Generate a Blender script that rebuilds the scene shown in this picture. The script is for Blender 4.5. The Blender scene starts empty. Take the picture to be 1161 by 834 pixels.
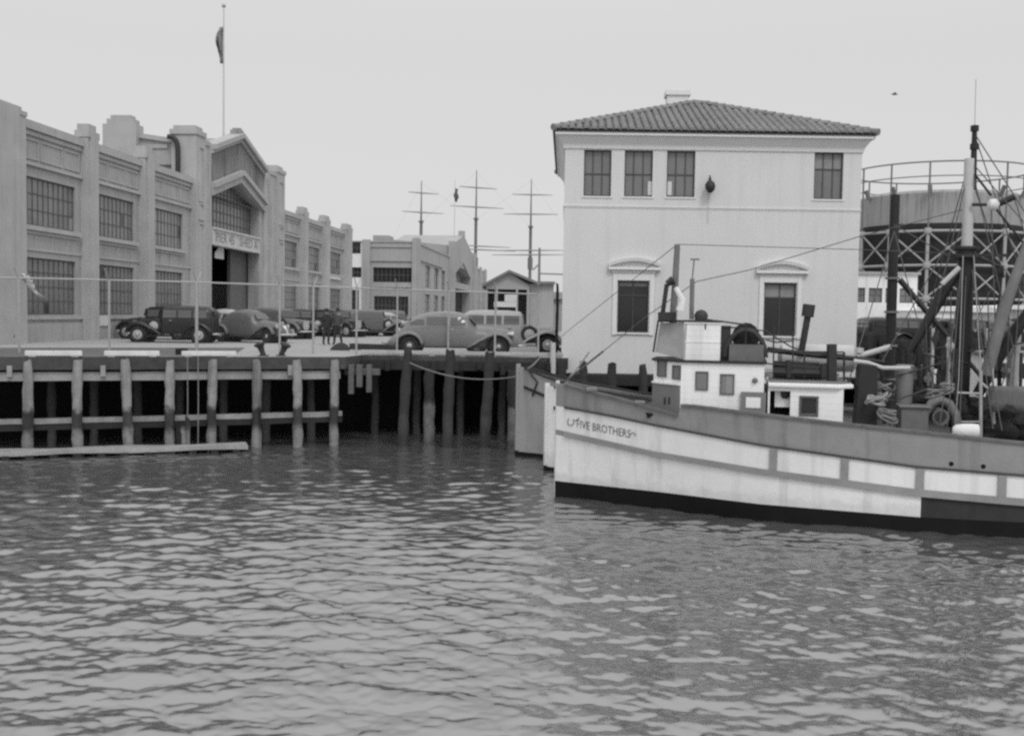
import bpy, bmesh, math, random
import numpy as np
from mathutils import Vector, Matrix, noise
R = random.Random(7)
SC = bpy.context.scene
COL = SC.collection
rad = math.radians

# ------------------------------------------------------------------ camera
FPX, CX, CY = 1200.0, 580.5, 417.0
EYE = Vector((0, 0, 5.0))
PITCH, ROLL = math.atan((CY - 355.7) / FPX), math.atan(0.0155)
_F = Vector((0, math.cos(PITCH), -math.sin(PITCH)))
_R0, _U0 = Vector((1, 0, 0)), Vector((0, math.sin(PITCH), math.cos(PITCH)))
_R = _R0 * math.cos(ROLL) + _U0 * math.sin(ROLL)
_U = -_R0 * math.sin(ROLL) + _U0 * math.cos(ROLL)
cam_d = bpy.data.cameras.new('camera')
cam_d.sensor_width = 36.0
cam_d.lens = 36.0 * FPX / 1161.0
cam_d.clip_end = 6000
cam = bpy.data.objects.new('camera', cam_d)
COL.objects.link(cam)
M = Matrix((_R, _U, -_F)).transposed().to_4x4()
M.translation = EYE
cam.matrix_world = M
SC.camera = cam

def ray(px, py):
    return _R * ((px - CX) / FPX) + _U * (-(py - CY) / FPX) + _F
def atY(px, py, Y):
    d = ray(px, py); return EYE + d * ((Y - EYE.y) / d.y)
def atZ(px, py, z):
    d = ray(px, py); return EYE + d * ((z - EYE.z) / d.z)
def proj(P):
    v = Vector(P) - EYE; k = v.dot(_F)
    return CX + FPX * v.dot(_R) / k, CY - FPX * v.dot(_U) / k

class Frame:
    """a vertical plane: s runs along u, d out along n"""
    def __init__(s, O, u, n=None):
        s.O = Vector((O[0], O[1], 0)); s.u = Vector((u[0], u[1], 0)).normalized()
        s.n = Vector((s.u.y, -s.u.x, 0)) if n is None else Vector((n[0], n[1], 0)).normalized()
    def P(s, a, z, d=0.0):
        return s.O + s.u * a + s.n * d + Vector((0, 0, z))
    def px(s, px, py, d=0.0):
        r = ray(px, py); O = s.O + s.n * d
        k = (O - EYE).dot(s.n) / r.dot(s.n)
        p = EYE + r * k
        return (p - O).dot(s.u), p.z
    def s(s, px, py=330, d=0.0):
        return s.px(px, py, d)[0]

# ------------------------------------------------------------------ materials
MATS = {}
def mat(name, v, rough=0.8, var=0.12, scale=2.0, bump=0.0, bscale=30.0, spec=0.4, metal=0.0, streak=0.0, lines=None, band=None):
    """grey procedural material: noise mottling, optional vertical streaks, bump, plank lines, tide band"""
    m = bpy.data.materials.new(name); m.use_nodes = True
    nt = m.node_tree; N = nt.nodes; L = nt.links
    b = N['Principled BSDF']
    b.inputs['Roughness'].default_value = rough
    b.inputs['Specular IOR Level'].default_value = spec
    b.inputs['Metallic'].default_value = metal
    geo = N.new('ShaderNodeNewGeometry')
    def val(x):
        n = N.new('ShaderNodeValue'); n.outputs[0].default_value = x; return n.outputs[0]
    def math_(op, a, c, clamp=False):
        n = N.new('ShaderNodeMath'); n.operation = op; n.use_clamp = clamp
        for i, x in enumerate((a, c)):
            if isinstance(x, (int, float)): n.inputs[i].default_value = x
            else: L.new(x, n.inputs[i])
        return n.outputs[0]
    def noi(sc, det=5, vec=None, rgh=0.6):
        n = N.new('ShaderNodeTexNoise'); n.inputs['Scale'].default_value = sc; n.inputs['Detail'].default_value = det
        n.inputs['Roughness'].default_value = rgh
        L.new(vec if vec is not None else geo.outputs['Position'], n.inputs['Vector']); return n.outputs['Fac']
    c = val(v)
    if var:
        f = math_('SUBTRACT', noi(scale), 0.5)
        g = math_('SUBTRACT', noi(scale * 0.17, 3), 0.5)
        f = math_('ADD', f, g)
        c = math_('MULTIPLY', c, math_('ADD', math_('MULTIPLY', f, var * 3.2), 1.0))
    if streak:
        mp = N.new('ShaderNodeMapping'); mp.inputs['Scale'].default_value = (1, 1, 0.06)
        L.new(geo.outputs['Position'], mp.inputs['Vector'])
        f = math_('SUBTRACT', noi(2.6, 4, mp.outputs[0]), 0.52, False)
        f = math_('MAXIMUM', f, 0.0)
        c = math_('MULTIPLY', c, math_('SUBTRACT', 1.0, math_('MULTIPLY', f, streak * 6)))
    if band:   # (z_low, z_high, factor_between, factor_below): weed and tide line on timber
        sep = N.new('ShaderNodeSeparateXYZ'); L.new(geo.outputs['Position'], sep.inputs[0])
        z = math_('ADD', sep.outputs[2], math_('MULTIPLY', math_('SUBTRACT', noi(3.0), 0.5), 0.7))
        rp = N.new('ShaderNodeMapRange'); rp.interpolation_type = 'SMOOTHSTEP'
        rp.inputs['From Min'].default_value = band[1] - 0.12; rp.inputs['From Max'].default_value = band[1] + 0.12
        rp.inputs['To Min'].default_value = band[2]; rp.inputs['To Max'].default_value = 1.0
        L.new(z, rp.inputs['Value'])
        rq = N.new('ShaderNodeMapRange'); rq.interpolation_type = 'SMOOTHSTEP'
        rq.inputs['From Min'].default_value = band[0] - 0.2; rq.inputs['From Max'].default_value = band[0] + 0.2
        rq.inputs['To Min'].default_value = band[3] / band[2]; rq.inputs['To Max'].default_value = 1.0
        L.new(z, rq.inputs['Value'])
        c = math_('MULTIPLY', c, math_('MULTIPLY', rp.outputs[0], rq.outputs[0]))
    cmb = N.new('ShaderNodeCombineColor')
    c = math_('MAXIMUM', c, 0.004)
    for i in range(3): L.new(c, cmb.inputs[i])
    L.new(cmb.outputs[0], b.inputs['Base Color'])
    h = None
    if bump: h = math_('MULTIPLY', noi(bscale, 4), bump)
    if lines:  # (axis, spacing, depth)
        sep = N.new('ShaderNodeSeparateXYZ'); L.new(geo.outputs['Position'], sep.inputs[0])
        q = math_('FRACT', math_('DIVIDE', sep.outputs[lines[0]], lines[1]), 0.0)
        g = math_('LESS_THAN', q, 0.1)
        g = math_('MULTIPLY', g, -lines[2]); h = g if h is None else math_('ADD', h, g)
    if h is not None:
        bp = N.new('ShaderNodeBump'); bp.inputs['Strength'].default_value = 0.6; bp.inputs['Distance'].default_value = 0.05
        L.new(h, bp.inputs['Height']); L.new(bp.outputs[0], b.inputs['Normal'])
    MATS[name] = m
    return m

CONC = mat('shed_concrete', 0.345, 0.9, 0.17, 0.7, 0.3, 18, streak=0.13)
CONC_L = mat('shed_trim', 0.39, 0.9, 0.14, 0.8, 0.2, 18, streak=0.10)
CONC_D = mat('sheet_cladding', 0.27, 0.8, 0.12, 1.2, 0.2, 18, streak=0.5)
FAR_C = mat('far_concrete', 0.35, 0.9, 0.10, 0.5, streak=0.14)
FAR_D = mat('far_dark', 0.10, 0.8, 0.1, 0.5)
FAR_W = mat('far_whitewash', 0.74, 0.9, 0.06, 0.6, streak=0.2)
WHITE = mat('white_stucco', 0.61, 0.9, 0.05, 0.45, 0.3, 22, streak=0.05)
WHITE_T = mat('white_trim', 0.68, 0.8, 0.04, 2.0)
TILE = mat('roof_tile', 0.22, 0.85, 0.22, 3.0, 0.3, 30)
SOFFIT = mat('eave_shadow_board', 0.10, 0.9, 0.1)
GLASS = mat('window_glass', 0.17, 0.22, 0.35, 0.9, spec=0.5)
GLASS_L = mat('curtained_glass', 0.175, 0.25, 0.15, 1.5, spec=0.5)
GLASS_C = mat('car_glass', 0.10, 0.10, 0.1, 1.5, spec=0.6)
GLASS_D = mat('dark_window_glass', 0.02, 0.15, 0.3, 1.1, spec=0.5)
FRAME_D = mat('dark_window_frame', 0.07, 0.7, 0.1)
FRAME_M = mat('steel_window_bar', 0.10, 0.7, 0.1)
BLIND = mat('window_blind', 0.26, 0.9, 0.12, 4)
BLACK = mat('cavity_shade', 0.012, 0.95, 0.1)  # near-black colour painting in the shade of interiors and cavities
DOORM = mat('roller_door_slat', 0.12, 0.7, 0.12, 1.5, lines=(2, 0.22, 0.3))
IRON = mat('dark_iron', 0.03, 0.6, 0.2, 6)
IRON_M = mat('grey_iron', 0.16, 0.6, 0.2, 6)
STEEL_L = mat('galvanised_steel', 0.34, 0.55, 0.12, 5)
ROAD = mat('quay_paving', 0.315, 0.95, 0.10, 0.35, 0.4, 14)
APRON = mat('apron_planking', 0.105, 0.9, 0.2, 1.5, 0.6, 12)
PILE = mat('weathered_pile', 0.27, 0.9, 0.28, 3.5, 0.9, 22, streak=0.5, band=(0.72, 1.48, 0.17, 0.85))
PILE_D = mat('tarred_pile', 0.036, 0.85, 0.3, 4, 0.8, 22, band=(0.6, 1.2, 1.5, 1.1))
PILE_B = mat('bleached_stub_pile', 0.03, .9, .3, 3.5, .8, 22, band=(.1, 1.45, 5.5, 3.0))
PILE_S = mat('painted_shade_pile', 0.06, 0.9, 0.3, 4)  # pile timber darkened to paint in the shade under the decks
TIMB = mat('quay_timber', 0.12, 0.9, 0.25, 3, 0.8, 16)
TIMB_L = mat('bleached_timber', 0.30, 0.9, 0.22, 3, 0.8, 16)
TIMB_D = mat('dark_timber', 0.026, 0.9, 0.25, 3, 0.6, 16)
PAINTW = mat('painted_kerb', 0.58, 0.85, 0.16, 4, 0.3, 20)
SHADE_WALL = mat('under_deck_shade', 0.008, 0.95, 0.3, 1.5)  # near-black so the space under the decks reads as deep shade
HULL_W = mat('white_hull_paint', 0.74, 0.55, 0.07, 1.6, 0.2, 7, streak=0.2, band=(.25, .62, .84, .7))
HULL_G = mat('grey_bulwark_paint', 0.25, 0.7, 0.13, 2.2, 0.25, 12, streak=0.3)
HULL_B = mat('rub_rail_paint', 0.26, 0.7, 0.16, 2.5, 0.25, 12)
HULL_K = mat('black_boot_paint', 0.009, 0.75, 0.3, 2.2, 0.2, 10, spec=0.15)
HULL_D = mat('dark_repaint', 0.026, 0.75, 0.35, 1.8, 0.2, 10, streak=0.3)
HULL_N = mat('slate_hull_paint', 0.31, 0.6, 0.09, 1.8, 0.15, 10, streak=0.25)
HOUSE_W = mat('white_house_paint', 0.80, 0.6, 0.05, 2.2, 0.1, 10, lines=(2, 0.16, 0.12), streak=0.15)
HOUSE_G = mat('grey_house_paint', 0.19, 0.7, 0.1, 3, 0.1, 10)
CANVAS = mat('grey_canvas', 0.34, 0.95, 0.1, 4, 0.3, 20)
CANVAS_W = mat('white_canvas', 0.66, 0.95, 0.07, 4, 0.4, 14)
DECKM = mat('boat_deck', 0.20, 0.9, 0.15, 3)
GEAR = mat('painted_gear', 0.14, 0.6, 0.2, 5)
MASTL = mat('painted_mast', 0.46, 0.6, 0.1, 4)
MASTD = mat('dark_mast', 0.014, 0.6, 0.25, 4)
ROPE = mat('old_rope', 0.20, 0.95, 0.2, 12)
ROPE_L = mat('pale_rope', 0.30, 0.95, 0.15, 12)
WIRE = mat('rigging_wire', 0.08, 0.7, 0.1)
NET = mat('brown_net', 0.028, 0.95, 0.5, 7, 1.0, 25)
RUBB = mat('tyre_rubber', 0.022, 0.85, 0.1, 6)
CHROME = mat('chrome', 0.65, 0.2, 0.05, 6, metal=0.9)
PALEW = mat('pale_wheel', 0.42, 0.5, 0.1, 6)
CARG = mat('grey_car_paint', 0.21, 0.38, 0.03, 2, spec=0.5)
CARL = mat('pale_car_paint', 0.36, 0.4, 0.04, 2, spec=0.5)
CARD = mat('black_car_paint', 0.010, 0.32, 0.06, 2, spec=0.5)
CARM = mat('slate_car_paint', 0.11, 0.38, 0.05, 2, spec=0.5)
TANK_L = mat('gasholder_lift', 0.31, 0.8, 0.12, 0.35, streak=0.4)
TANK_D = mat('gasholder_tank', 0.022, 0.8, 0.2, 0.35, streak=0.4)
TANK_F = mat('gasholder_girder', 0.36, 0.8, 0.1, 0.6)
TANK_P = mat('gasholder_post', 0.17, 0.8, 0.1, 0.6)
SHIPM = mat('ship_spar', 0.15, 0.9, 0.1, 0.3)
SHIPY = mat('ship_yard', 0.27, 0.9, 0.1, 0.3)
SKIN = mat('skin', 0.30, 0.7, 0.05)
CLOTH_D = mat('dark_cloth', 0.02, 0.9, 0.2, 8)
CLOTH_M = mat('work_cloth', 0.06, 0.9, 0.2, 8)
PAPER = mat('pale_board', 0.60, 0.9, 0.06, 5)
FLAGM = mat('flag_cloth', 0.24, 0.9, 0.3, 3)
INK = mat('painted_letter', 0.15, 0.8, 0.25, 9)
INK_S = mat('sign_letter', 0.21, 0.8, 0.2, 4)
FEATH = mat('gull_feather', 0.12, 0.9, 0.2, 9)

# ------------------------------------------------------------------ mesh builder
SHEAR = [0.0, 42.0]
class MB:
    def __init__(s): s.v = []; s.f = []; s.mi = []
    def add(s, vs, fs, mi=0):
        k = len(s.v); s.v += [Vector(p) for p in vs]
        for f in fs: s.f.append([k + i for i in f]); s.mi.append(mi)
    def hexa(s, b, mi=0):   # 8 corners: 4 bottom, 4 top
        s.add(b, [(3, 2, 1, 0), (4, 5, 6, 7), (0, 1, 5, 4), (1, 2, 6, 5), (2, 3, 7, 6), (3, 0, 4, 7)], mi)
    def box(s, x0, x1, y0, y1, z0, z1, mi=0):
        s.hexa([(x0, y0, z0), (x1, y0, z0), (x1, y1, z0), (x0, y1, z0), (x0, y0, z1), (x1, y0, z1), (x1, y1, z1), (x0, y1, z1)], mi)
    def fbox(s, F, a0, a1, z0, z1, d0, d1, mi=0):
        s.hexa([F.P(a0, z0, d0), F.P(a1, z0, d0), F.P(a1, z0, d1), F.P(a0, z0, d1), F.P(a0, z1, d0), F.P(a1, z1, d0), F.P(a1, z1, d1), F.P(a0, z1, d1)], mi)
    def beam(s, p, q, w, h=None, up=(0, 0, 1), mi=0):
        p, q = Vector(p), Vector(q); h = h or w; t = (q - p).normalized()
        x = t.cross(Vector(up))
        if x.length < 1e-4: x = t.cross(Vector((0, 1, 0)))
        x.normalize(); y = x.cross(t)
        x *= w / 2; y *= h / 2
        s.hexa([p - x - y, p + x - y, p + x + y, p - x + y, q - x - y, q + x - y, q + x + y, q - x + y], mi)
    def tube(s, pts, r, n=8, r1=None, mi=0, cap=True):
        pts = [Vector(p) for p in pts]; m = len(pts)
        rs = r if isinstance(r, (list, tuple)) else [r + ((r1 if r1 is not None else r) - r) * i / max(1, m - 1) for i in range(m)]
        t0 = (pts[1] - pts[0]).normalized()
        ref = Vector((0, 0, 1)) if abs(t0.z) < 0.9 else Vector((1, 0, 0))
        x = t0.cross(ref).normalized(); rings = []
        for i, p in enumerate(pts):
            t = (pts[min(i + 1, m - 1)] - pts[max(i - 1, 0)]).normalized()
            x = (x - t * x.dot(t)).normalized(); y = t.cross(x)
            rings.append([p + (x * math.cos(2 * math.pi * k / n) + y * math.sin(2 * math.pi * k / n)) * rs[i] for k in range(n)])
        s.rings(rings, True, cap, mi)
    def rings(s, rings, closed=True, cap=False, mi=0):
        n = len(rings[0]); vs = [p for r in rings for p in r]; fs = []
        for i in range(len(rings) - 1):
            for k in range(n if closed else n - 1):
                k2 = (k + 1) % n
                fs.append((i * n + k, i * n + k2, (i + 1) * n + k2, (i + 1) * n + k))
        if cap: fs.append(tuple(reversed(range(n)))); fs.append(tuple(range((len(rings) - 1) * n, len(rings) * n)))
        s.add(vs, fs, mi)
    def lathe(s, c, prof, n=16, mi=0, axis=(0, 0, 1)):
        a = Vector(axis).normalized(); ref = Vector((0, 0, 1)) if abs(a.z) < 0.9 else Vector((1, 0, 0))
        x = a.cross(ref).normalized(); y = a.cross(x); c = Vector(c)
        s.rings([[c + a * h + (x * math.cos(2 * math.pi * k / n) + y * math.sin(2 * math.pi * k / n)) * max(r, 1e-4) for k in range(n)] for r, h in prof], True, True, mi)
    def prism(s, poly, off, mi=0):  # polygon of 3D points pushed along off
        n = len(poly); poly = [Vector(p) for p in poly]; off = Vector(off)
        s.add(poly + [p + off for p in poly], [tuple(reversed(range(n))), tuple(range(n, 2 * n))] + [(i, (i + 1) % n, n + (i + 1) % n, n + i) for i in range(n)], mi)
    def quad(s, *p, mi=0): s.add(p, [tuple(range(len(p)))], mi)
    def wall(s, F, s0, s1, z0, z1, holes, d=0.0, depth=0.35, mi=0):
        xs = sorted({s0, s1, *[h[0] for h in holes], *[h[1] for h in holes]}); zs = sorted({z0, z1, *[h[2] for h in holes], *[h[3] for h in holes]})
        for i in range(len(xs) - 1):
            for j in range(len(zs) - 1):
                a, b = (xs[i] + xs[i + 1]) / 2, (zs[j] + zs[j + 1]) / 2
                if any(h[0] < a < h[1] and h[2] < b < h[3] for h in holes): continue
                s.quad(F.P(xs[i], zs[j], d), F.P(xs[i + 1], zs[j], d), F.P(xs[i + 1], zs[j + 1], d), F.P(xs[i], zs[j + 1], d), mi=mi)
        for a, b, c, e in holes:
            cs = [(a, c), (b, c), (b, e), (a, e)]
            for k in range(4):
                p, q = cs[k], cs[(k + 1) % 4]
                s.quad(F.P(*p, d), F.P(*q, d), F.P(*q, d - depth), F.P(*p, d - depth), mi=mi)
    def groups(s):
        n = len(s.v); par = list(range(n))
        def find(i):
            while par[i] != i: par[i] = par[par[i]]; i = par[i]
            return i
        for f in s.f:
            for i in f[1:]: par[find(i)] = find(f[0])
        isl = {}
        for i in range(n): isl.setdefault(find(i), []).append(i)
        keys = list(isl)
        if len(keys) < 2 or len(keys) > 260: return None
        P = np.array([tuple(v) for v in s.v]); lo = np.array([P[isl[k]].min(0) for k in keys]); hi = np.array([P[isl[k]].max(0) for k in keys]); big = (hi - lo).max(1)
        g = list(range(len(keys)))
        def fg(i):
            while g[i] != i: g[i] = g[g[i]]; i = g[i]
            return i
        for i in range(len(keys)):
            gap = np.maximum(0, np.maximum(lo[i] - hi, lo - hi[i])); d = np.sqrt((gap ** 2).sum(1)); lim = np.maximum(.02, .42 * np.maximum(big[i], big))
            for j in np.nonzero(d < lim)[0]: g[fg(int(j))] = fg(i)
        out = {}
        for i, k in enumerate(keys): out.setdefault(fg(i), set()).update(isl[k])
        return list(out.values()) if len(out) > 1 else None
    def build(s, name, mats, parent=None, smooth=False, recalc=True, bevel=0, split=True):
        if SHEAR[0]: s.v = [Vector((v.x + SHEAR[0] * (v.y - SHEAR[1]), v.y, v.z)) for v in s.v]
        gr = s.groups() if (split and parent is not None) else None
        if gr:
            first = None
            for q in gr:
                m = MB(); idx = {}
                for f, mi in zip(s.f, s.mi):
                    if f[0] in q:
                        for i in f:
                            if i not in idx: idx[i] = len(m.v); m.v.append(s.v[i])
                        m.f.append([idx[i] for i in f]); m.mi.append(mi)
                keep = SHEAR[0]; SHEAR[0] = 0
                o = m.build(name, mats, parent, smooth, recalc, bevel, False); SHEAR[0] = keep
                first = first or o
            return first
        me = bpy.data.meshes.new(name)
        off = Vector((0, 0, 0)); p = parent
        while p is not None: off = off + p.location; p = p.parent
        bm = bmesh.new()
        vs = [bm.verts.new(v - off) for v in s.v]
        bm.verts.ensure_lookup_table()
        for f, mi in zip(s.f, s.mi):
            if len(set(f)) < 3: continue
            try: bm.faces.new([vs[i] for i in f]).material_index = mi
            except ValueError: pass
        if recalc: bmesh.ops.recalc_face_normals(bm, faces=bm.faces)
        bm.to_mesh(me); bm.free()
        for m in (mats if isinstance(mats, (list, tuple)) else [mats]): me.materials.append(m)
        if smooth:
            me.polygons.foreach_set('use_smooth', [True] * len(me.polygons)); me.set_sharp_from_angle(angle=rad(38))
        o = bpy.data.objects.new(name, me); COL.objects.link(o)
        if parent is not None: o.parent = parent
        if bevel:
            b = o.modifiers.new('bevel', 'BEVEL'); b.width = bevel; b.segments = 2; b.limit_method = 'ANGLE'
        return o

def tag(o, label, cat, group=None, kind=None):
    o['label'] = label; o['category'] = cat
    if group: o['group'] = group
    if kind: o['kind'] = kind
    return o
def structure(o): o['kind'] = 'structure'; return o
def thing(name, label, cat, loc=(0, 0, 0), group=None, rz=0):
    o = bpy.data.objects.new(name, None); COL.objects.link(o); o.location = loc; o.rotation_euler = (0, 0, rz)
    o.empty_display_size = 0.3
    return tag(o, label, cat, group)
def dup(root, loc, rz, label, group=None, swap=None, scale=None):
    def cp(o, par):
        c = o.copy(); COL.objects.link(c)
        if par is not None: c.parent = par
        if swap and o.type == 'MESH' and o.data.materials and o.data.materials[0] in swap:
            c.data = o.data.copy(); c.data.materials[0] = swap[o.data.materials[0]]
        for ch in list(KIDS.get(o.name, [])): cp(ch, c)
        return c
    KIDS = {}
    for o in bpy.data.objects:
        if o.parent: KIDS.setdefault(o.parent.name, []).append(o)
    r = cp(root, None); r.location = loc; r.rotation_euler = (0, 0, rz); r['label'] = label
    if scale: r.scale = scale
    if group: r['group'] = group
    return r

def text_mesh(txt, size=1.0, spacing=1.0):
    c = bpy.data.curves.new('lettering', 'FONT'); c.body = txt; c.size = size; c.resolution_u = 2; c.space_character = spacing
    o = bpy.data.objects.new('lettering', c); COL.objects.link(o)
    dg = bpy.context.evaluated_depsgraph_get()
    me = bpy.data.meshes.new_from_object(o.evaluated_get(dg))
    vs = [v.co.copy() for v in me.vertices]; fs = [tuple(p.vertices) for p in me.polygons]
    bpy.data.objects.remove(o); bpy.data.curves.remove(c); bpy.data.meshes.remove(me)
    return vs, fs

def window(F, a, b, c, e, parent, nx, ny, d=0.0, rec=0.25, fm=FRAME_M, gm=GLASS, bw=0.034, edge=0.07, name='window', rows=None):
    m = MB(); D0, D1 = d - rec, d - rec + 0.03
    m.fbox(F, a, a + edge, c, e, D0, D1); m.fbox(F, b - edge, b, c, e, D0, D1)
    m.fbox(F, a + edge, b - edge, c, c + edge, D0, D1); m.fbox(F, a + edge, b - edge, e - edge, e, D0, D1)
    for i in range(1, nx):
        x = a + (b - a) * i / nx; m.fbox(F, x - bw / 2, x + bw / 2, c + edge, e - edge, D0 + 0.004, D1 - 0.004)
    zs = [c + (e - c) * j / ny for j in range(1, ny)] if rows is None else rows
    for z in zs: m.fbox(F, a + edge, b - edge, z - bw / 2, z + bw / 2, D0 + 0.006, D1 - 0.002)
    w = m.build(name, fm, parent)
    g = MB(); g.fbox(F, a + 0.01, b - 0.01, c + 0.01, e - 0.01, D0 - 0.03, D0 - 0.004); g.build('pane', gm, w)
    return w

# ------------------------------------------------------------------ ground, quay, water
ZD = 3.3
PE0, PE1 = Vector((-17.16, 35.5, 0)), Vector((-6.25, 39.5, 0))      # front edge of the left quay
pdir = (PE1 - PE0).normalized(); QF = Frame(PE0, pdir)               # s along the edge, n towards the water
QL = (PE1 - PE0).length
left_far = PE0 - pdir * 60
CARE = 41.5                                                          # deck edge in front of the parked cars
g = MB()
edge = [left_far, PE1, Vector((PE1.x + 0.35, CARE, 0)), Vector((2.2, CARE, 0)), Vector((2.2, 54.5, 0)), Vector((300, 54.5, 0))]
poly = [(p.x, p.y, ZD) for p in edge] + [(1500, 54.5, ZD), (1500, 2500, ZD), (-1500, 2500, ZD), (-1500, left_far.y, ZD)]
g.prism(poly, (0, 0, -0.45))
for i_, f_ in enumerate(g.f):
    if len(f_) == 4: g.mi[i_] = 1
structure(g.build('quay_ground', [ROAD, mat('quay_edge_timber', .055, .9, .5, 2.2, .8, 14)]))
g = MB(); g.quad((15, 54.52, ZD + .004), (300, 54.52, ZD + .004), (300, 78, ZD + .004), (15, 78, ZD + .004)); structure(g.build('cinder_yard', mat('dark_cinder', .07, .95, .3, .8, .5, 12)))
# lower wharf under the white building
g = MB(); g.box(2.23, 120, 41.0, 54.5, 2.25, 2.7); structure(g.build('wharf_deck', TIMB_D))
# timber apron on the left quay
g = MB()
ap = [atZ(-60, 394, ZD), atZ(278, 394, ZD), atZ(299, 404, ZD)]
ap = [Vector((p.x, p.y, ZD + 0.004)) for p in ap]
a_in = [QF.P(QL - 4.1, ZD + .004, -0.12), QF.P(-6, ZD + .004, -0.12)]
g.add([ap[0], ap[1], a_in[0], a_in[1]], [(0, 1, 2, 3)])
structure(g.build('timber_apron', APRON))
# near-black wall added far under the decks to paint in their shade
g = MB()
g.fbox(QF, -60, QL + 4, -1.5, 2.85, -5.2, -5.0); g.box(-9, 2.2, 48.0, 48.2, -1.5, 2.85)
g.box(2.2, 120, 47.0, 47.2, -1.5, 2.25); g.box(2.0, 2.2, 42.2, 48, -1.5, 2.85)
structure(g.build('under_deck_shade_wall', SHADE_WALL))

def make_water():
    Ys = list(np.concatenate([np.linspace(2, 9, 16), 9.0 * 1.0036 ** np.arange(1, 476), [52, 56, 62, 80]]))
    T = np.concatenate([np.linspace(-4, -0.85, 10), np.linspace(-0.8, -0.53, 40), np.linspace(-0.525, 0.525, 860), np.linspace(0.53, 0.8, 40), np.linspace(0.85, 4, 10)])
    Y, Tn = np.meshgrid(np.array(Ys), T, indexing='ij'); X = Y * Tn
    rng = np.random.default_rng(5)
    Z = np.zeros_like(X); DX = np.zeros_like(X); DY = np.zeros_like(X)
    patch = 0.75 + 0.25 * np.sin(X * 0.23 + 1.3 * np.sin(Y * 0.19)) * np.sin(Y * 0.31 + X * 0.11)
    for i in range(120):
        lam = 0.15 * (7.0) ** (rng.random() ** 1.25) if i < 112 else 1.2 + 1.6 * rng.random()
        th = rad(-97) + rng.normal(0, 0.60)
        k = 2 * math.pi / lam; kx, ky = k * math.cos(th), k * math.sin(th)
        A = 0.0043 * lam if i < 112 else 0.0030 * lam
        ph = rng.random() * 6.283
        cell = np.sin if True else None
        fade = np.clip((lam / (0.0042 * Y) - 1.2) / 1.6, 0, 1)
        arg = kx * X + ky * Y + ph
        Z += A * fade * np.sin(arg)
        DX -= A * fade * math.cos(th) * np.cos(arg) * 0.9; DY -= A * fade * math.sin(th) * np.cos(arg) * 0.9
    win = np.clip((Y - 3) / 4, 0, 1) * np.clip((60 - Y) / 8, 0, 1) * np.clip((1.2 - np.abs(Tn)) / 0.4, 0, 1)
    Z *= patch * win; X = X + DX * win; Yd = Y + DY * win
    h, w = X.shape
    co = np.stack([X, Yd, Z], -1).reshape(-1, 3)
    idx = np.arange(h * w).reshape(h, w)
    q = np.stack([idx[:-1, :-1], idx[:-1, 1:], idx[1:, 1:], idx[1:, :-1]], -1).reshape(-1, 4)
    me = bpy.data.meshes.new('water')
    me.vertices.add(len(co)); me.vertices.foreach_set('co', co.ravel().astype(np.float32))
    me.loops.add(q.size); me.loops.foreach_set('vertex_index', q.ravel().astype(np.int32))
    me.polygons.add(len(q)); me.polygons.foreach_set('loop_start', np.arange(0, q.size, 4, dtype=np.int32))
    me.polygons.foreach_set('use_smooth', np.ones(len(q), dtype=bool))
    me.update(); me.validate()
    m = mat('harbour_water', 0.075, 0.10, 0.05, 0.15, 0.16, 6.5, spec=0.5)
    b = m.node_tree.nodes['Principled BSDF']; b.inputs['IOR'].default_value = 3.3
    me.materials.append(m)
    o = bpy.data.objects.new('water', me); COL.objects.link(o); structure(o)
make_water()

# ------------------------------------------------------------------ quay furniture: piles, wales, kerbs
def pile(label, top, bot, r, m, group, name='pile', seed=0):
    rr = random.Random(seed); mb = MB(); n = 15; pts = []; rs = []; lx, ly = rr.uniform(-.06, .06), rr.uniform(-.04, .04)
    for i in range(n):
        f = i / (n - 1); p = Vector(bot).lerp(Vector(top), f)
        pts.append(p + Vector((lx * math.sin(f * 3.1), ly, 0)) + Vector((rr.uniform(-1, 1), rr.uniform(-1, 1), 0)) * r * 0.09); rs.append(r * (1.10 - 0.14 * f + rr.uniform(-.10, .10)) * (.86 if i == n - 1 else 1))
    mb.tube(pts, rs, 14)
    for v in mb.v:      # splits, flats and worn arrises
        k = noise.noise(Vector((v.x * 9 + seed * 5.3, v.y * 9, v.z * 1.1))) * .16 + noise.noise(Vector((v.x * 4, v.y * 4 + seed, v.z * 5))) * .08
        c = Vector(bot).lerp(Vector(top), max(0, min(1, (v.z - bot[2]) / (top[2] - bot[2])))); d_ = Vector((v.x - c.x, v.y - c.y, 0)); v += d_ * k
        if v.z > top[2] - .02: v.z += noise.noise(Vector((v.x * 7, v.y * 7, seed))) * .14
    o = mb.build(name, m, None, True); return tag(o, label, 'pile', group)
ordn = ['leftmost', 'second', 'third', 'fourth', 'fifth', 'sixth', 'seventh', 'eighth']
for i, (px, pb) in enumerate([(31, 28), (88, 90), (141, 145), (193, 193), (242, 240), (291, 290), (336, 336), (380, 378)]):
    s0 = QF.s(px, 420, 0.05); s1 = QF.s(pb, 500, 0.05)
    w = 'leftmost' if i == 0 else ordn[i] + ' from the left'
    pile(f'pale weathered timber pile in front of the left quay, {w}', QF.P(s0, ZD - 0.12, 0.08), QF.P(s1, -1.6, 0.12), 0.165, PILE, 'front piles of the left quay', seed=i)
bk = 0
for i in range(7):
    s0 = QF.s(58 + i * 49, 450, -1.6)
    pile('dim pile in the shadow under the left quay deck', QF.P(s0, 2.84, -1.7), QF.P(s0, -1.6, -1.7), 0.15, PILE_S, 'piles in the shade under the left quay', seed=40 + i)
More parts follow.
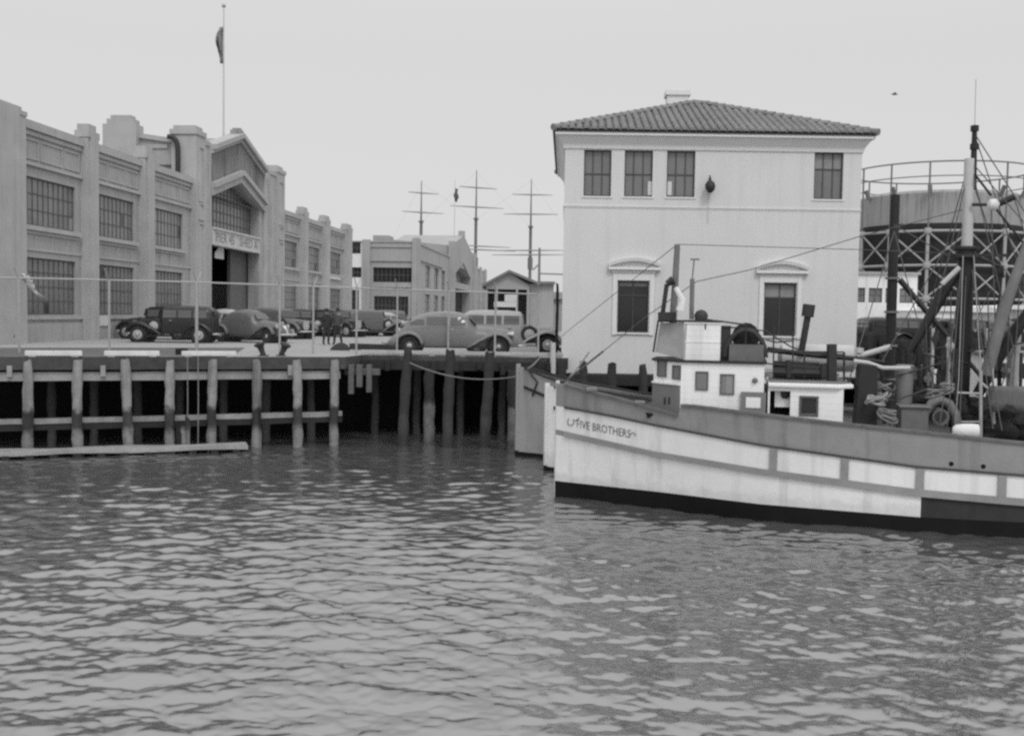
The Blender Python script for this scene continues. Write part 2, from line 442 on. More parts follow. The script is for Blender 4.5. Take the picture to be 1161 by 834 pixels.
def quay_beam(label, pxa, pya, pxb, pyb, hgt, dep, m, d=0.0, name='quay_beam'):
    a, za = QF.px(pxa, pya, d); b, zb = QF.px(pxb, pyb, d)
    mb = MB(); n = 14; rr = random.Random(int(pya * 7 + pxa))
    ring = []
    for i in range(n + 1):
        f = i / n; s = a + (b - a) * f; z = za + (zb - za) * f + rr.uniform(-.012, .012); h = hgt + rr.uniform(-.012, .012)
        ring.append([QF.P(s, z - h, d - dep), QF.P(s, z - h, d), QF.P(s, z, d + rr.uniform(-.01, .01)), QF.P(s, z, d - dep)])
    mb.rings(ring, True, True)
    return tag(mb.build(name, m), label, 'timber beam', 'timbers along the left quay')
quay_beam('dark top fascia timber under the edge of the left quay', -60, 407.5, 386, 409, 0.3, 0.14, TIMB, -0.16, 'fascia_beam')
quay_beam('grey upper wale timber bolted behind the front piles', -60, 422, 386, 420.5, 0.30, 0.14, TIMB_L, -0.14, 'wale_beam')
quay_beam('dark soaked timber under the pale mid-height wale behind the front piles', -60, 483.5, 388, 471.5, 0.22, 0.2, TIMB_D, -0.16, 'wale_beam')
quay_beam('pale mid-height wale timber behind the front piles above the water', -60, 477.5, 388, 466.5, 0.17, 0.26, mat('wet_wale_timber', 0.26, 0.9, 0.3, 3, 0.8, 16), -0.14, 'wale_beam')
for i, (a, b, wd) in enumerate([(-40, -2, 'cut off by the picture edge'), (28, 93, 'leftmost whole one, by the fire hydrant'), (118, 181, 'in the middle, under the tall sedan'), (206, 268, 'right one, before the iron mooring posts')]):
    s0, s1 = QF.s(a, 405), QF.s(b, 405)
    mb = MB(); mb.fbox(QF, s0, s1, ZD + 0.03, ZD + 0.2, -0.22, 0.0)
    mb.fbox(QF, s0 + .1, s0 + .35, ZD - .02, ZD + 0.03, -0.2, -0.02); mb.fbox(QF, s1 - .35, s1 - .1, ZD - .02, ZD + 0.03, -0.2, -0.02)
    tag(mb.build('kerb_rail', PAINTW, bevel=0.02), f'white painted kerb rail on the quay edge, {wd}', 'kerb rail', 'white kerb rails on the left quay')
# blocks between fascia and wale
for px, lb in ((8, 'small timber block nailed to the quay beams left of all the piles'), (114, 'small timber block nailed to the quay beams between second and third pile'), (326, 'small timber block nailed to the quay beams left of the seventh pile')):
    mb = MB(); s0 = QF.s(px, 415, -.1); mb.fbox(QF, s0, s0 + 0.16, 2.62, 3.0, -0.14, 0.02)
    tag(mb.build('fender_block', TIMB_L), lb, 'timber block', 'blocks on the quay beams')
# floating catwalk
mb = MB(); rr = random.Random(3)
a, b = QF.s(-60, 516, 0.9), QF.s(280, 508, 0.9)
for j, d in enumerate((0.55, 0.85, 1.15)):
    ring = []
    for i in range(17):
        s = a + (b - a) * i / 16; z = 0.24 + 0.02 * math.sin(i * .9 + j) + rr.uniform(-.008, .008)
        ring.append([QF.P(s, z - 0.13, d - .14), QF.P(s, z - 0.13, d + .135), QF.P(s, z, d + .135), QF.P(s, z, d - .14)])
    mb.rings(ring, True, True)
fl = mb.build('plank', TIMB_L)
t = thing('floating_catwalk', 'long low plank float lying on the water along the left piles', 'float', QF.P(b - 8, 0, 0.9)); fl.parent = t
fl.location = -t.location
mb = MB()
for i in range(12):
    s = a + 1 + (b - a - 1.4) * i / 11; mb.fbox(QF, s - .12, s + .12, -0.14, 0.105, 0.4, 1.3)
mb.build('cross_timber', TIMB_D, t)
for i, (px, y0) in enumerate([(208, 484), (213, 474)]):
    p = QF.px(px, 500, 0.45)
    pile(('shorter' if i == 0 else 'taller') + ' stub post rising beside the float below the rope lines', QF.P(p[0], QF.px(px, y0, 0.45)[1], 0.36), QF.P(p[0], -0.9, 0.36), 0.1 , PILE, 'stub posts by the float', 'stub_post', seed=70 + i)
for i, px in enumerate((212.5, 224.5)):
    s0 = QF.s(px, 450, 0.3); mb = MB(); mb.tube([QF.P(s0, ZD + 0.05, 0.3), QF.P(s0 + .01, 1.8, 0.32), QF.P(s0, 0.15 if i else 0.6, 0.33)], 0.018, 6)
    tag(mb.build('hanging_line', ROPE, smooth=True), ('left' if i == 0 else 'right') + ' thin line hanging down the quay face to the float', 'rope', 'lines hanging on the quay face')
# corner timbers
mb = MB()
for dx, z0, w in ((0.2, 1.9, .2), (0.5, 2.15, .22), (0.85, 1.95, .2)):
    p = PE1 + Vector((dx, 0.25 + dx * .3, 0)); mb.box(p.x - w / 2, p.x + w / 2, p.y - .12, p.y + .12, z0, 3.0)
mb.box(PE1.x - 0.1, PE1.x + 1.25, PE1.y + .5, PE1.y + .68, 2.6, 2.84)
tag(mb.build('corner_fender', TIMB, bevel=0.02), 'short hanging fender timbers at the outer corner of the left quay', 'fender')
# mooring bitts
for i, (px, lean) in enumerate([(297, -0.35), (320.5, 0.4)]):
    p = atZ(px + (2 if lean < 0 else -2), 403.5, ZD); p = Vector((p.x, p.y, ZD)); t = thing('mooring_bitt', ('left' if i == 0 else 'right') + ' of two dark iron mooring horns leaning apart on the quay', 'mooring post', p, 'iron mooring horns')
    mb = MB(); ax = Vector((lean, 0, 1)).normalized()
    mb.tube([p, p + ax * .2, p + ax * .36, p + ax * .44, p + ax * .5, p + ax * .53], [.10, .10, .13, .22, .2, .1], 12); mb.build('horn', IRON, t, True)
    mb = MB(); mb.box(p.x - .16, p.x + .16, p.y - .16, p.y + .16, ZD + .004, ZD + .04); mb.build('base_plate', IRON, t)
p = atZ(206, 402, ZD); mb = MB()
for k in range(3): mb.tube([Vector((p.x + .2 * math.cos(j * .52), p.y + .2 * math.sin(j * .52), ZD + .05 + .075 * k)) for j in range(13)], .04, 6)
tag(mb.build('rope_coil', CLOTH_D, smooth=True), 'dark coil of rope lying on the quay behind the white kerb', 'rope coil')
# fire hydrant
p = atZ(11.5, 390, ZD); t = thing('fire_hydrant', 'small fire hydrant standing before the corner of the near shed', 'hydrant', p)
mb = MB(); mb.lathe(p, [(.2, 0), (.2, .05), (.13, .07), (.12, .42), (.16, .44), (.16, .48), (.13, .55), (.05, .62), (.05, .68), (.02, .69)], 14); mb.build('barrel', IRON_M, t, True)
mb = MB(); mb.lathe(p + Vector((-.2, 0, .36)), [(.07, 0), (.07, .4)], 10, axis=(1, 0, 0)); mb.build('nozzle', IRON_M, t, True)
# piles in front of the car deck
for i, (px, yt, pb, m, y) in enumerate([(462.5, 397, 457, PILE_D, 39.3), (487, 405, 486, PILE_B, 40.6), (511, 397, 508.5, PILE_D, 39.3), (555.5, 399, 549, PILE_D, 39.3), (581, 405, 580, PILE_B, 40.4)]):
    wd = ['leftmost', 'second from left, dark above and bleached below', 'middle', 'leaning, right of the middle one', 'rightmost, beside the slate bow'][i]
    a = atY(px, yt, y); b = atY(pb, 512, y); dirv = (b - a) / (b.z - a.z)
    if m is PILE_B: a.z = min(a.z, 2.84)
    pile(f'dark mooring pile below the parked cars, {wd}', a, b + dirv * -1.4, 0.19 if i != 1 else .2, m, 'mooring piles below the parked cars', seed=80 + i)
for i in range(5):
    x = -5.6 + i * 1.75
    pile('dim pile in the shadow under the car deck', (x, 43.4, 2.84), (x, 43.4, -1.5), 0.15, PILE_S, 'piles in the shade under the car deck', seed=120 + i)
for i, (px, yt, y, wd) in enumerate([(637, 409, 40.2, 'leftmost, beside the pale post'), (661, 411, 40.0, 'second from left, thin'), (694, 411.5, 39.6, 'third and thickest'), (729, 413, 39.8, 'rightmost, next to the wheelhouse')]):
    a = atY(px, yt, y)
    pile(f'dark pile before the white building, {wd}', a, Vector((a.x, a.y, -1.5)), 0.2 if i == 2 else .165, PILE_D, 'piles before the white building', seed=140 + i)
a = atY(627, 389, 41.2); pile('pale post standing at the corner of the car deck', a, Vector((a.x, a.y, -1.2)), .11, mat('pale_post_paint', .5, .8, .15, 4), None, 'pale_post', 150)
a = atY(632, 322, 43); pile('thin dark pole beside the left edge of the white building', a, Vector((a.x - .02, a.y, ZD)), .06, TIMB_D, None, 'utility_pole', 151)
# car deck edge: bull rail and fascia
mb = MB(); x0, x1 = PE1.x + .3, 2.0
mb.box(x0, x1, CARE - .02, CARE + .2, ZD + .05, ZD + .2)
for k in range(7): 
    x = x0 + .4 + k * 1.2; mb.box(x - .12, x + .12, CARE, CARE + .18, ZD - .01, ZD + .05)
tag(mb.build('bull_rail', mat('grey_rail_paint', .38, .9, .2, 3), bevel=.015), 'long pale timber rail along the deck edge below the parked cars', 'deck rail')
mb = MB(); mb.box(x0, x1, CARE - .14, CARE - .02, 2.75, 3.12)
for k in range(9): mb.box(x0 + .1 + k * .9, x0 + .28 + k * .9, CARE - .32, CARE - .14, 2.62 + .1 * (k % 3), 3.1)
tag(mb.build('deck_fascia', TIMB_D), 'dark rough fascia timbers under the car deck edge', 'timber beam')

# ------------------------------------------------------------------ chain link fence
def make_fence():
    pxs = [-40, 22, 124, 223, 317, 355, 404, 450, 508, 561, 610]
    def Yf(px): return 38.6 + (42.0 - 38.6) * min(1, max(-.2, px / 404)) - (0.0 if px < 404 else (px - 404) * .0012)
    def base(px): 
        p = atY(px, 400, Yf(px)); return Vector((p.x, p.y, ZD))
    ytop = lambda px: float(np.interp(px, [0, 19, 210, 420, 638], [314.6, 315, 319.5, 327, 334.5]))
    ztop = lambda px: atY(px, ytop(px), Yf(px)).z
    t = thing('chain_link_fence', 'tall chain link fence with pipe posts along the quay edge', 'fence', base(223))
    for px in pxs:
        b = base(px); z = ztop(px); mb = MB(); r = .06 if px == 223 else .042
        mb.tube([b, Vector((b.x, b.y, z + .02))], r, 10)
        mb.tube([Vector((b.x, b.y, z)), Vector((b.x - .05, b.y - .3, z + .4))], .02, 6)
        if px in (223, 355, 404): mb.tube([Vector((b.x, b.y, z)), Vector((b.x + .1, b.y + .3, z + .4))], .02, 6)
        mb.build('post', STEEL_L, t, True)
    mb = MB()
    for a, c in zip(pxs[:-1], pxs[1:]):
        A, C = base(a), base(c); A.z, C.z = ztop(a), ztop(c); mb.tube([A, C], .032, 8)
    mb.build('top_rail', STEEL_L, t, True)
    mb = MB()   # woven wire
    for a, c in zip(pxs[:-1], pxs[1:]):
        A, C = base(a), base(c); za, zc = ztop(a) - .04, ztop(c) - .04
        L = (C - A).length; H = (za + zc) / 2 - ZD - .08; u = (C - A) / L; st = .085
        n = int((L + H) / st)
        for sgn in (1, -1):
            for k in range(n):
                x0 = k * st - H if sgn > 0 else k * st
                p0, p1 = (x0, 0.0), (x0 + sgn * H, H)
                # clip to 0..L
                def clip(p, q):
                    (xa, ya), (xb, yb) = p, q
                    ts = [0, 1]
                    dx = xb - xa
                    t0, t1 = 0, 1
                    for lim, s_ in ((0, 1), (L, -1)):
                        va, vb = (xa - lim) * s_, (xb - lim) * s_
                        if va < 0 and vb < 0: return None
                        if va < 0: t0 = max(t0, va / (va - vb))
                        if vb < 0: t1 = min(t1, va / (va - vb))
                    return (xa + dx * t0, ya + (yb - ya) * t0), (xa + dx * t1, ya + (yb - ya) * t1)
                cl = clip(p0, p1)
                if not cl: continue
                (xa, ya), (xb, yb) = cl
                P = A + u * xa; Q = A + u * xb
                P = Vector((P.x, P.y, ZD + .06 + ya)); Q = Vector((Q.x, Q.y, ZD + .06 + yb))
                if (Q - P).length > .05: mb.tube([P, Q], .0017, 3, cap=False)
    mb.build('wire_mesh', mat('rusty_wire', .12, .8, .2, 3), t)
make_fence()

# ------------------------------------------------------------------ near pier shed
F1 = Frame((-22.7, 48.6), (.0665, .998))
ZP = 13.55
def moulding(mb, F, a, b, z, h, d, d0=0.0): mb.fbox(F, a, b, z, z + h, d0, d)
def shed_bays(F, t, bays, pil, zp, wm, pm, wnx=10, lowcut=None, pane=GLASS, simple=False):
    """bays: (s0, s1) clear window spans; pil: (s0, s1, cap height)"""
    UW, LW = (8.8, 11.05), (4.6, 7.3)
    for a, b in pil:
        mb = MB(); mb.fbox(F, a, b, ZD, zp + .15, 0, .38)
        e = (b - a) * .18
        mb.fbox(F, a + e, b - e, ZD, zp + .45, .382, .52)
        mb.fbox(F, a - .05, b + .05, zp + .15, zp + .5, -.3, .45); mb.fbox(F, a + .15, b - .15, zp + .5, zp + .85, -.25, .35)
        mb.build('pilaster', pm, t)
    for k, (a, b, pa, pb) in enumerate(bays):   # window a..b inside pilasters pa..pb
        mb = MB()
        moulding(mb, F, pa, pb, zp - .35, .35, .22); moulding(mb, F, pa, pb, zp - .6, .22, .1)
        moulding(mb, F, pa, pb, 11.55, .16, .14); 
        moulding(mb, F, a - .3, b + .3, 8.56, .22, .2); moulding(mb, F, a - .15, b + .15, 8.4, .14, .08)
        moulding(mb, F, pa, pb, 7.62, .1, .06)
        if not simple:
            z0, z1 = 11.75, zp - .65
            w = pb - pa
            for f0, f1 in ((.04, .30), (.33, .68), (.71, .96)):
                x0, x1 = pa + w * f0, pa + w * f1
                for q in ((x0, x1, z0 + .1, z0 + .17), (x0, x1, z1 - .17, z1 - .1), (x0, x0 + .07, z0 + .17, z1 - .17), (x1 - .07, x1, z0 + .17, z1 - .17)):
                    mb.fbox(F, *q, 0, .06)
            for f0 in (.25, .5, .75):
                mb.fbox(F, pa + w * f0 - .03, pa + w * f0 + .03, 7.74, 8.36, 0, .045)
            moulding(mb, F, pa, pb, 4.38, .18, .12)
        mb.build('moulding', pm, t)
        rr = random.Random(k * 7 + int(a * 10))
        for q in range(3):
            z0, z1 = (UW, LW)[q % 2]; ny = (3, 4)[q % 2]; i_, j_ = rr.randrange(wnx), rr.randrange(ny); pw, ph = (b - a) / wnx, (z1 - z0) / ny
            mb = MB(); mb.fbox(F, a + pw * i_ + .04, a + pw * (i_ + 1) - .04, z0 + ph * j_ + .05, z0 + ph * (j_ + 1) - .05, -.139, -.132); mb.build('odd_pane', [GLASS_D, BLIND, GLASS_L][rr.randrange(3)], t)
        window(F, a, b, *UW, t, wnx, 3, rec=.14, gm=pane)
        if not (lowcut and k in lowcut): window(F, a, b, *LW, t, wnx, 4, rec=.14, gm=pane)

def make_near_shed():
    F = F1; s = F.s
    t = thing('pier_shed', 'long grey two storey pier shed with gabled gateway and flagpole', 'building', F.P(s(268), ZD, 0))
    lb = [(28, 86), (107, 152), (169.5, 207)]; lp = [(92, 104), (157.5, 168)]
    rb = [(318.8, 336.5), (346, 362), (371, 386)]; rp = [(338.5, 344.5), (363.5, 369.5), (388.5, 395)]
    S0, S1 = s(-14), s(395)
    pl = [(s(a), s(b)) for a, b in lp]; pr = [(s(a), s(b)) for a, b in rp]
    corner = (s(-14), s(21))
    gl0, gl1, gr0, gr1 = s(215.5), s(237.5), s(297.5), s(317)
    W = lambda q: (s(q[0]), s(q[1]))
    bl = [W(b) for b in lb]; br = [W(b) for b in rb]
    b_l = [(bl[0][0], bl[0][1], corner[1], pl[0][0]), (bl[1][0], bl[1][1], pl[0][1], pl[1][0]), (bl[2][0], bl[2][1], pl[1][1], gl0)]
    b_r = [(br[0][0], br[0][1], gr1, pr[0][0]), (br[1][0], br[1][1], pr[0][1], pr[1][0]), (br[2][0], br[2][1], pr[1][1], pr[2][0])]
    mb = MB()
    for (x0, x1, bb) in ((S0, gl0, bl), (gr1, S1, br)):
        holes = [(a, b, 8.8, 11.05) for a, b in bb] + [(a, b, 4.6, 7.3) for a, b in bb]
        mb.wall(F, x0, x1, ZD, ZP, holes, 0, .18)
        mb.fbox(F, x0, x1, ZP - .02, ZP + .12, -.35, .0)
    mb.quad(F.P(S0, ZD, 0), F.P(S0, ZP, 0), F.P(S0, ZP, -40), F.P(S0, ZD, -40)); mb.quad(F.P(S1, ZD, 0), F.P(S1, ZP, 0), F.P(S1, ZP, -40), F.P(S1, ZD, -40))
    mb.build('wall', CONC, t, recalc=False)
    mb = MB()
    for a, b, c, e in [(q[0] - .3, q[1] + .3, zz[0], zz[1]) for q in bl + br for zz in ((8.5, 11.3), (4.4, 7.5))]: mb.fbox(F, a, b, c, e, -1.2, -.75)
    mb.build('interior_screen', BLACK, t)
    shed_bays(F, t, b_l, pl, ZP, CONC, CONC_L); shed_bays(F, t, b_r, pr, ZP, CONC, CONC_L, wnx=8)
    # corner pylon
    mb = MB(); a, b = corner
    mb.fbox(F, a - .4, b, ZD, ZP + .05, -1.6, .42); mb.fbox(F, a - .5, s(12), ZD, ZP + .3, -1.7, .5); mb.fbox(F, a - .6, b + .06, ZP + .05, ZP + .25, -1.7, .46)
    mb.fbox(F, a, s(19), ZP + .25, ZP + .45, -1.4, .3); mb.build('corner_pylon', CONC_L, t)
    # ground course
    mb = MB(); mb.fbox(F, corner[1], gl0, ZD, 4.2, 0, .1); mb.fbox(F, gr1, S1, ZD, 4.2, 0, .1); mb.build('plinth', CONC, t)
    # roof
    mb = MB(); mb.quad(F.P(S0, ZP - .5, -.3), F.P(S1, ZP - .5, -.3), F.P(S1, ZP - .3, -40), F.P(S0, ZP - .3, -40)); mb.build('roof', CONC_D, t)
    # gate piers
    for (a, b, sg) in ((gl0, gl1, 1), (gr1, gr0, -1)):
        mb = MB(); lo, hi = min(a, b), max(a, b); w = hi - lo
        def strip(f0, f1, z1, d, d0=-1.25):
            x0, x1 = (lo + w * f0, lo + w * f1) if sg > 0 else (hi - w * f1, hi - w * f0)
            mb.fbox(F, x0, x1, ZD, z1, d0, d)
        strip(0, .46, 16.6, .42); strip(.46, .78, 16.3, .28); strip(.78, 1, 15.7, .14)
        def deco(f0, f1, z0, z1, d, dd):
            x0, x1 = (lo + w * f0, lo + w * f1) if sg > 0 else (hi - w * f1, hi - w * f0)
            mb.fbox(F, x0, x1, z0, z1, d, d + dd)
        deco(-.03, .47, 16.4, 16.72, -1.35, 1.85); deco(.05, .4, 16.72, 17.0, -1.2, 1.5); deco(.46, .80, 16.0, 16.32, .281, .08)
        for z0, z1 in ((12.2, 15.6), (11.0, 11.9), (5.0, 10.6)):
            for f0, f1 in ((.10, .15), (.32, .37)): deco(f0, f1, z0, z1, .421, .06)
            for f0, f1 in ((.52, .55), (.70, .73)): deco(f0, f1, z0, z1, .281, .05)
            deco(.10, .37, z1, z1 + .12, .421, .08); deco(.10, .37, z0 - .12, z0, .421, .08)
        mb.build('gate_pier', CONC_L, t)
    # gate wall
    s0, s1 = gl1, gr0; sa, sb = s(240), s(293.5); sc = (s0 + s1) / 2
    top = lambda x: 17.85 - abs(x - sc) / (sc - s0) * 1.75
    arch = lambda x: 14.35 - abs(x - sc) / (sc - sa) * 1.5
    mb = MB()
    P = F.P
    for x0, x1 in ((s0, sa), (sb, s1)): mb.quad(P(x0, ZD), P(x1, ZD), P(x1, top(x1)), P(x0, top(x0)))
    mb.quad(P(sa, arch(sa)), P(sc, arch(sc)), P(sc, top(sc)), P(sa, top(sa))); mb.quad(P(sc, arch(sc)), P(sb, arch(sb)), P(sb, top(sb)), P(sc, top(sc)))
    for x0, x1 in ((sa, sc), (sc, sb)): mb.quad(P(x0, arch(x0)), P(x1, arch(x1)), P(x1, arch(x1), -.9), P(x0, arch(x0), -.9))
    for x in (sa, sb): mb.quad(P(x, ZD), P(x, arch(x)), P(x, arch(x), -.9), P(x, ZD, -.9))
    mb.build('gate_wall', CONC, t, recalc=False)
    mb = MB()   # hood mould and raking coping
    for x0, x1 in ((s0, sc), (sc, s1)):
        A = lambda x: arch(x) if sa <= x <= sb else 14.35 - abs(x - sc) / (sc - sa) * 1.5
        def slab(zf, h, d, d0):
            mb.hexa([P(x0, zf(x0), d0), P(x1, zf(x1), d0), P(x1, zf(x1), d), P(x0, zf(x0), d), P(x0, zf(x0) + h, d0), P(x1, zf(x1) + h, d0), P(x1, zf(x1) + h, d), P(x0, zf(x0) + h, d)])
        slab(lambda x: A(x) + .1, .55, .28, 0); slab(lambda x: A(x) + .65, .35, .5, 0)
        slab(lambda x: top(x) - .1, .34, .5, -.6); slab(lambda x: top(x) - .4, .28, .25, 0)
    mb.build('gable_mould', CONC_L, t)
    mb = MB(); n = 30
    for i in range(1, n):
        x = s0 + (s1 - s0) * i / n; z0 = 14.35 - abs(x - sc) / (sc - sa) * 1.5 + 1.02
        mb.fbox(F, x - .09, x + .09, z0, top(x) - .42, 0, .1)
    mb.build('gable_fluting', CONC_D, t)
    # big window
    mb = MB(); D = -.75
    for i in range(0, 15):
        x = sa + .06 + (sb - sa - .12) * i / 14; mb.fbox(F, x - .025, x + .025, 10.62, arch(x) - .02, D, D + .03)
    for z in (10.66, 11.35, 12.05, 12.75): mb.fbox(F, sa, sb, z - .04, z + .04, D + .004, D + .026)
    for z in (13.4, 13.95):
        h = (sc - sa) * (14.35 - z) / 1.5; mb.fbox(F, sc - h, sc + h, z - .04, z + .04, D + .004, D + .026)
    w = mb.build('gable_window', FRAME_M, t)
    mb = MB(); mb.prism([P(sa, 10.6, D - .05), P(sb, 10.6, D - .05), P(sb, arch(sb), D - .05), P(sc, arch(sc), D - .05), P(sa, arch(sa), D - .05)], F.n * .04)
    mb.build('pane', mat('gable_glass', .17, .3, .2, .8), w)
    # sign band
    mb = MB(); mb.fbox(F, sa, sb, 9.6, 10.58, -.5, .06); mb.fbox(F, sa, sb, 10.58, 10.72, -.5, .16); mb.fbox(F, sa, sb, 9.48, 9.6, -.5, .12)
    sign = mb.build('sign_band', mat('sign_board_paint', .5, .9, .08, 1.5, streak=.3), t)
    vs, fs = text_mesh('PIER 45   SHED A', 1.0)
    x0, x1 = min(v.x for v in vs), max(v.x for v in vs)
    mb = MB(); L0, L1 = sa + .7, sb - .6
    mb.add([P(L0 + (v.x - x0) / (x1 - x0) * (L1 - L0), 9.76 + v.y * .95, .075) for v in vs], fs)
    mb.build('lettering', INK_S, sign, recalc=False)
    # doorway: recess, roller door, hanging board
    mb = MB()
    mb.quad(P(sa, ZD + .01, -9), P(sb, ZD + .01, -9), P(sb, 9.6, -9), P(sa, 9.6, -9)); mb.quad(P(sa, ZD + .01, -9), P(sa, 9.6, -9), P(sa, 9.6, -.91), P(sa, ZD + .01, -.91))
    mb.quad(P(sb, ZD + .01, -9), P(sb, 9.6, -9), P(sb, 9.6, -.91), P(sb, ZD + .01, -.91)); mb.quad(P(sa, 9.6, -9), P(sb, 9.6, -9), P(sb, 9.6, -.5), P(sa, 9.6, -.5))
    mb.build('doorway_shade', BLACK, t, recalc=False)  # recess walls coloured black to paint in the unlit gateway
    sd0, sd1 = s(261, 330, -1.0), s(285, 330, -1.0)
    mb = MB(); mb.fbox(F, sd0, sd1, ZD, 9.55, -1.1, -1.0); mb.fbox(F, sd0 - .25, sd0, ZD, 9.55, -1.15, -.9); mb.fbox(F, sd1, sd1 + .25, ZD, 9.55, -1.15, -.9)
    mb.build('roller_door', DOORM, t)
    # raised gate house behind the facade
    mb = MB(); Y0 = 69.6
    G = Frame((F.P(s(217), 0).x, Y0), (-1, 0.02), (0, -1))
    zt = 16.55
    mb.hexa([P(gl0 + .3, ZP - .6, -1.2), P(gr1 - .3, ZP - .6, -1.2), P(gr1 - .3, ZP - .6, -5.8), P(gl0 + .3, ZP - .6, -5.8), P(gl0 + .3, 15.9, -1.2), P(gr1 - .3, 15.9, -1.2), P(gr1 - .3, zt, -5.8), P(gl0 + .3, zt, -5.8)])
    mb.fbox(F, gl0 + .2, gl0 + .35, 15.5, 15.75, -5.6, -1.6)
    mb.build('gate_house', CONC, t)
    mb = MB(); 
    mb.hexa([P(gl0 + .1, 15.85, -1.2), P(gr1 - .1, 15.85, -1.2), P(gr1 - .1, zt - .05, -5.8), P(gl0 + .1, zt - .05, -5.8), P(gl0 + .1, 16.15, -1.2), P(gr1 - .1, 16.15, -1.2), P(gr1 - .1, zt + .25, -5.8), P(gl0 + .1, zt + .25, -5.8)])
    mb.build('gate_house_coping', CONC_L, t)
    mb = MB()
    for k in range(3):
        e = k * .22
        mb.fbox(F, gl0 - .3 + e * .5, gl0 + .9 - e * .5, ZP - .5, [17.0, 17.35, 17.6][k], -5.75 + e, -3.5 - e)
    mb.build('rear_pylon', CONC_L, t)
    # drain pipe on the gate house side
    mb = MB(); e_ = gl0 - .24; pp = [P(e_, 13.3, -.72), P(e_, 15.5, -.72), P(e_, 15.9, -.82), P(e_, 16.15, -1.05), P(e_, 16.2, -1.4)]
    mb.tube(pp, .16, 10); mb.build('vent_pipe', IRON, t, True)
    mb = MB(); mb.prism([P(gl0, 14.4, -1), P(gr1, 14.4, -1), P(sc, 17.7, -1)], F.n * -4.5); mb.build('gate_roof', CONC_D, t)
    mb = MB(); mb.fbox(F, sc - .35, sc + .35, 17.7, 18.3, -.5, .3); mb.fbox(F, sc - .2, sc + .2, 18.3, 18.45, -.4, .2); mb.build('finial', CONC_D, t)
    # things on it
    fx = F.s(253.5, 140, -1.0); b = P(fx, 17.2, -1.0); zt2 = F.px(252.5, 8, -1.0)[1]
    fp = thing('flagpole', 'tall slim flagpole rising from the near shed gateway', 'flagpole', b)
    mb = MB(); mb.tube([b, Vector((b.x, b.y, zt2))], .075, 8, .045); mb.build('pole', mat('flagpole_paint', .5, .7, .05), fp, True)
    mb = MB(); mb.lathe((b.x, b.y, zt2), [(.02, 0), (.14, .06), (.16, .16), (.1, .26), (.01, .3)], 10); mb.build('ball', STEEL_L, fp, True)
    mb = MB(); z1, z0 = F.px(252.5, 29, -1.0)[1], F.px(252.5, 71, -1.0)[1]
    rows = []
    for i in range(9):
        f = i / 8; z = z1 + (z0 - z1) * f; wd = .12 + .5 * math.sin(min(1, f * 1.25) * math.pi) ** .8
        rows.append([Vector((b.x - .1 - wd * .8 * k / 6 + .12 * math.sin(k * 2.2 + f * 3), b.y + .18 * math.sin(k * 1.9 + f * 2), z - .25 * k / 6 * (1 - f))) for k in range(7)])
    mb.rings(rows, False)
    fo = tag(mb.build('flag', FLAGM, None, True, recalc=False), 'dark limp flag hanging on the tall near pole', 'flag')
    sm = fo.modifiers.new('thickness', 'SOLIDIFY'); sm.thickness = .02
    # loose boards on the walls
    def board(pxa, pya, pxb, pyb, label, name='notice_board', m=PAPER, d=.14, cat='board'):
        a, za = F.px(pxa, pya, d); b_, zb = F.px(pxb, pyb, d); q = MB(); q.fbox(F, a, b_, min(za, zb), max(za, zb), d - .02, d + .03); return tag(q.build(name, m), label, cat)
    board(105, 358, 123, 369, 'pale notice board on the wall left of the tall dark sedan')
    board(289, 349, 303, 361, 'pale board beside the gateway above the slate coupe', d=1.0)
    board(372, 312, 386, 317.5, 'small pale sign under an upper window at the far end of the near shed')
    a, zq = F.px(243, 281, -.6); b_, zq2 = F.px(253, 294, -.6)
    q = MB(); q.prism([P(a, zq2, -.6), P(b_, zq2, -.6), P(b_, zq + .25, -.6), P(a + (b_ - a) * .55, zq + .2, -.6), P(a, zq - .35, -.6)], F.n * .05)
    q.beam(P(b_ - .25, zq + .2, -.6), P(b_ - .25, 9.6, -.6), .06)
    tag(q.build('hanging_board', PAPER), 'pale board hanging in the dark gateway opening', 'board')
    # torn pale awning at first lower window
    q = MB(); rows = []
    for i in range(8):
        f = i / 7; px, py = 27 + 17 * f ** 1.2, 311 + 25 * f
        rows.append([F.P(*F.px(px - 2 + 8 * k / 4, py - (2 if k == 0 else 0) + 1.2 * math.sin(k * 2 + i), .5), .42 + .12 * math.sin(k * 1.7 + i)) for k in range(5)])
    q.rings(rows, False); o = q.build('window_cloth', CANVAS_W, None, True, recalc=False); tag(o, 'pale torn cloth slung slantwise across the first lower window', 'cloth')
    o.modifiers.new('thickness', 'SOLIDIFY').thickness = .03
make_near_shed()

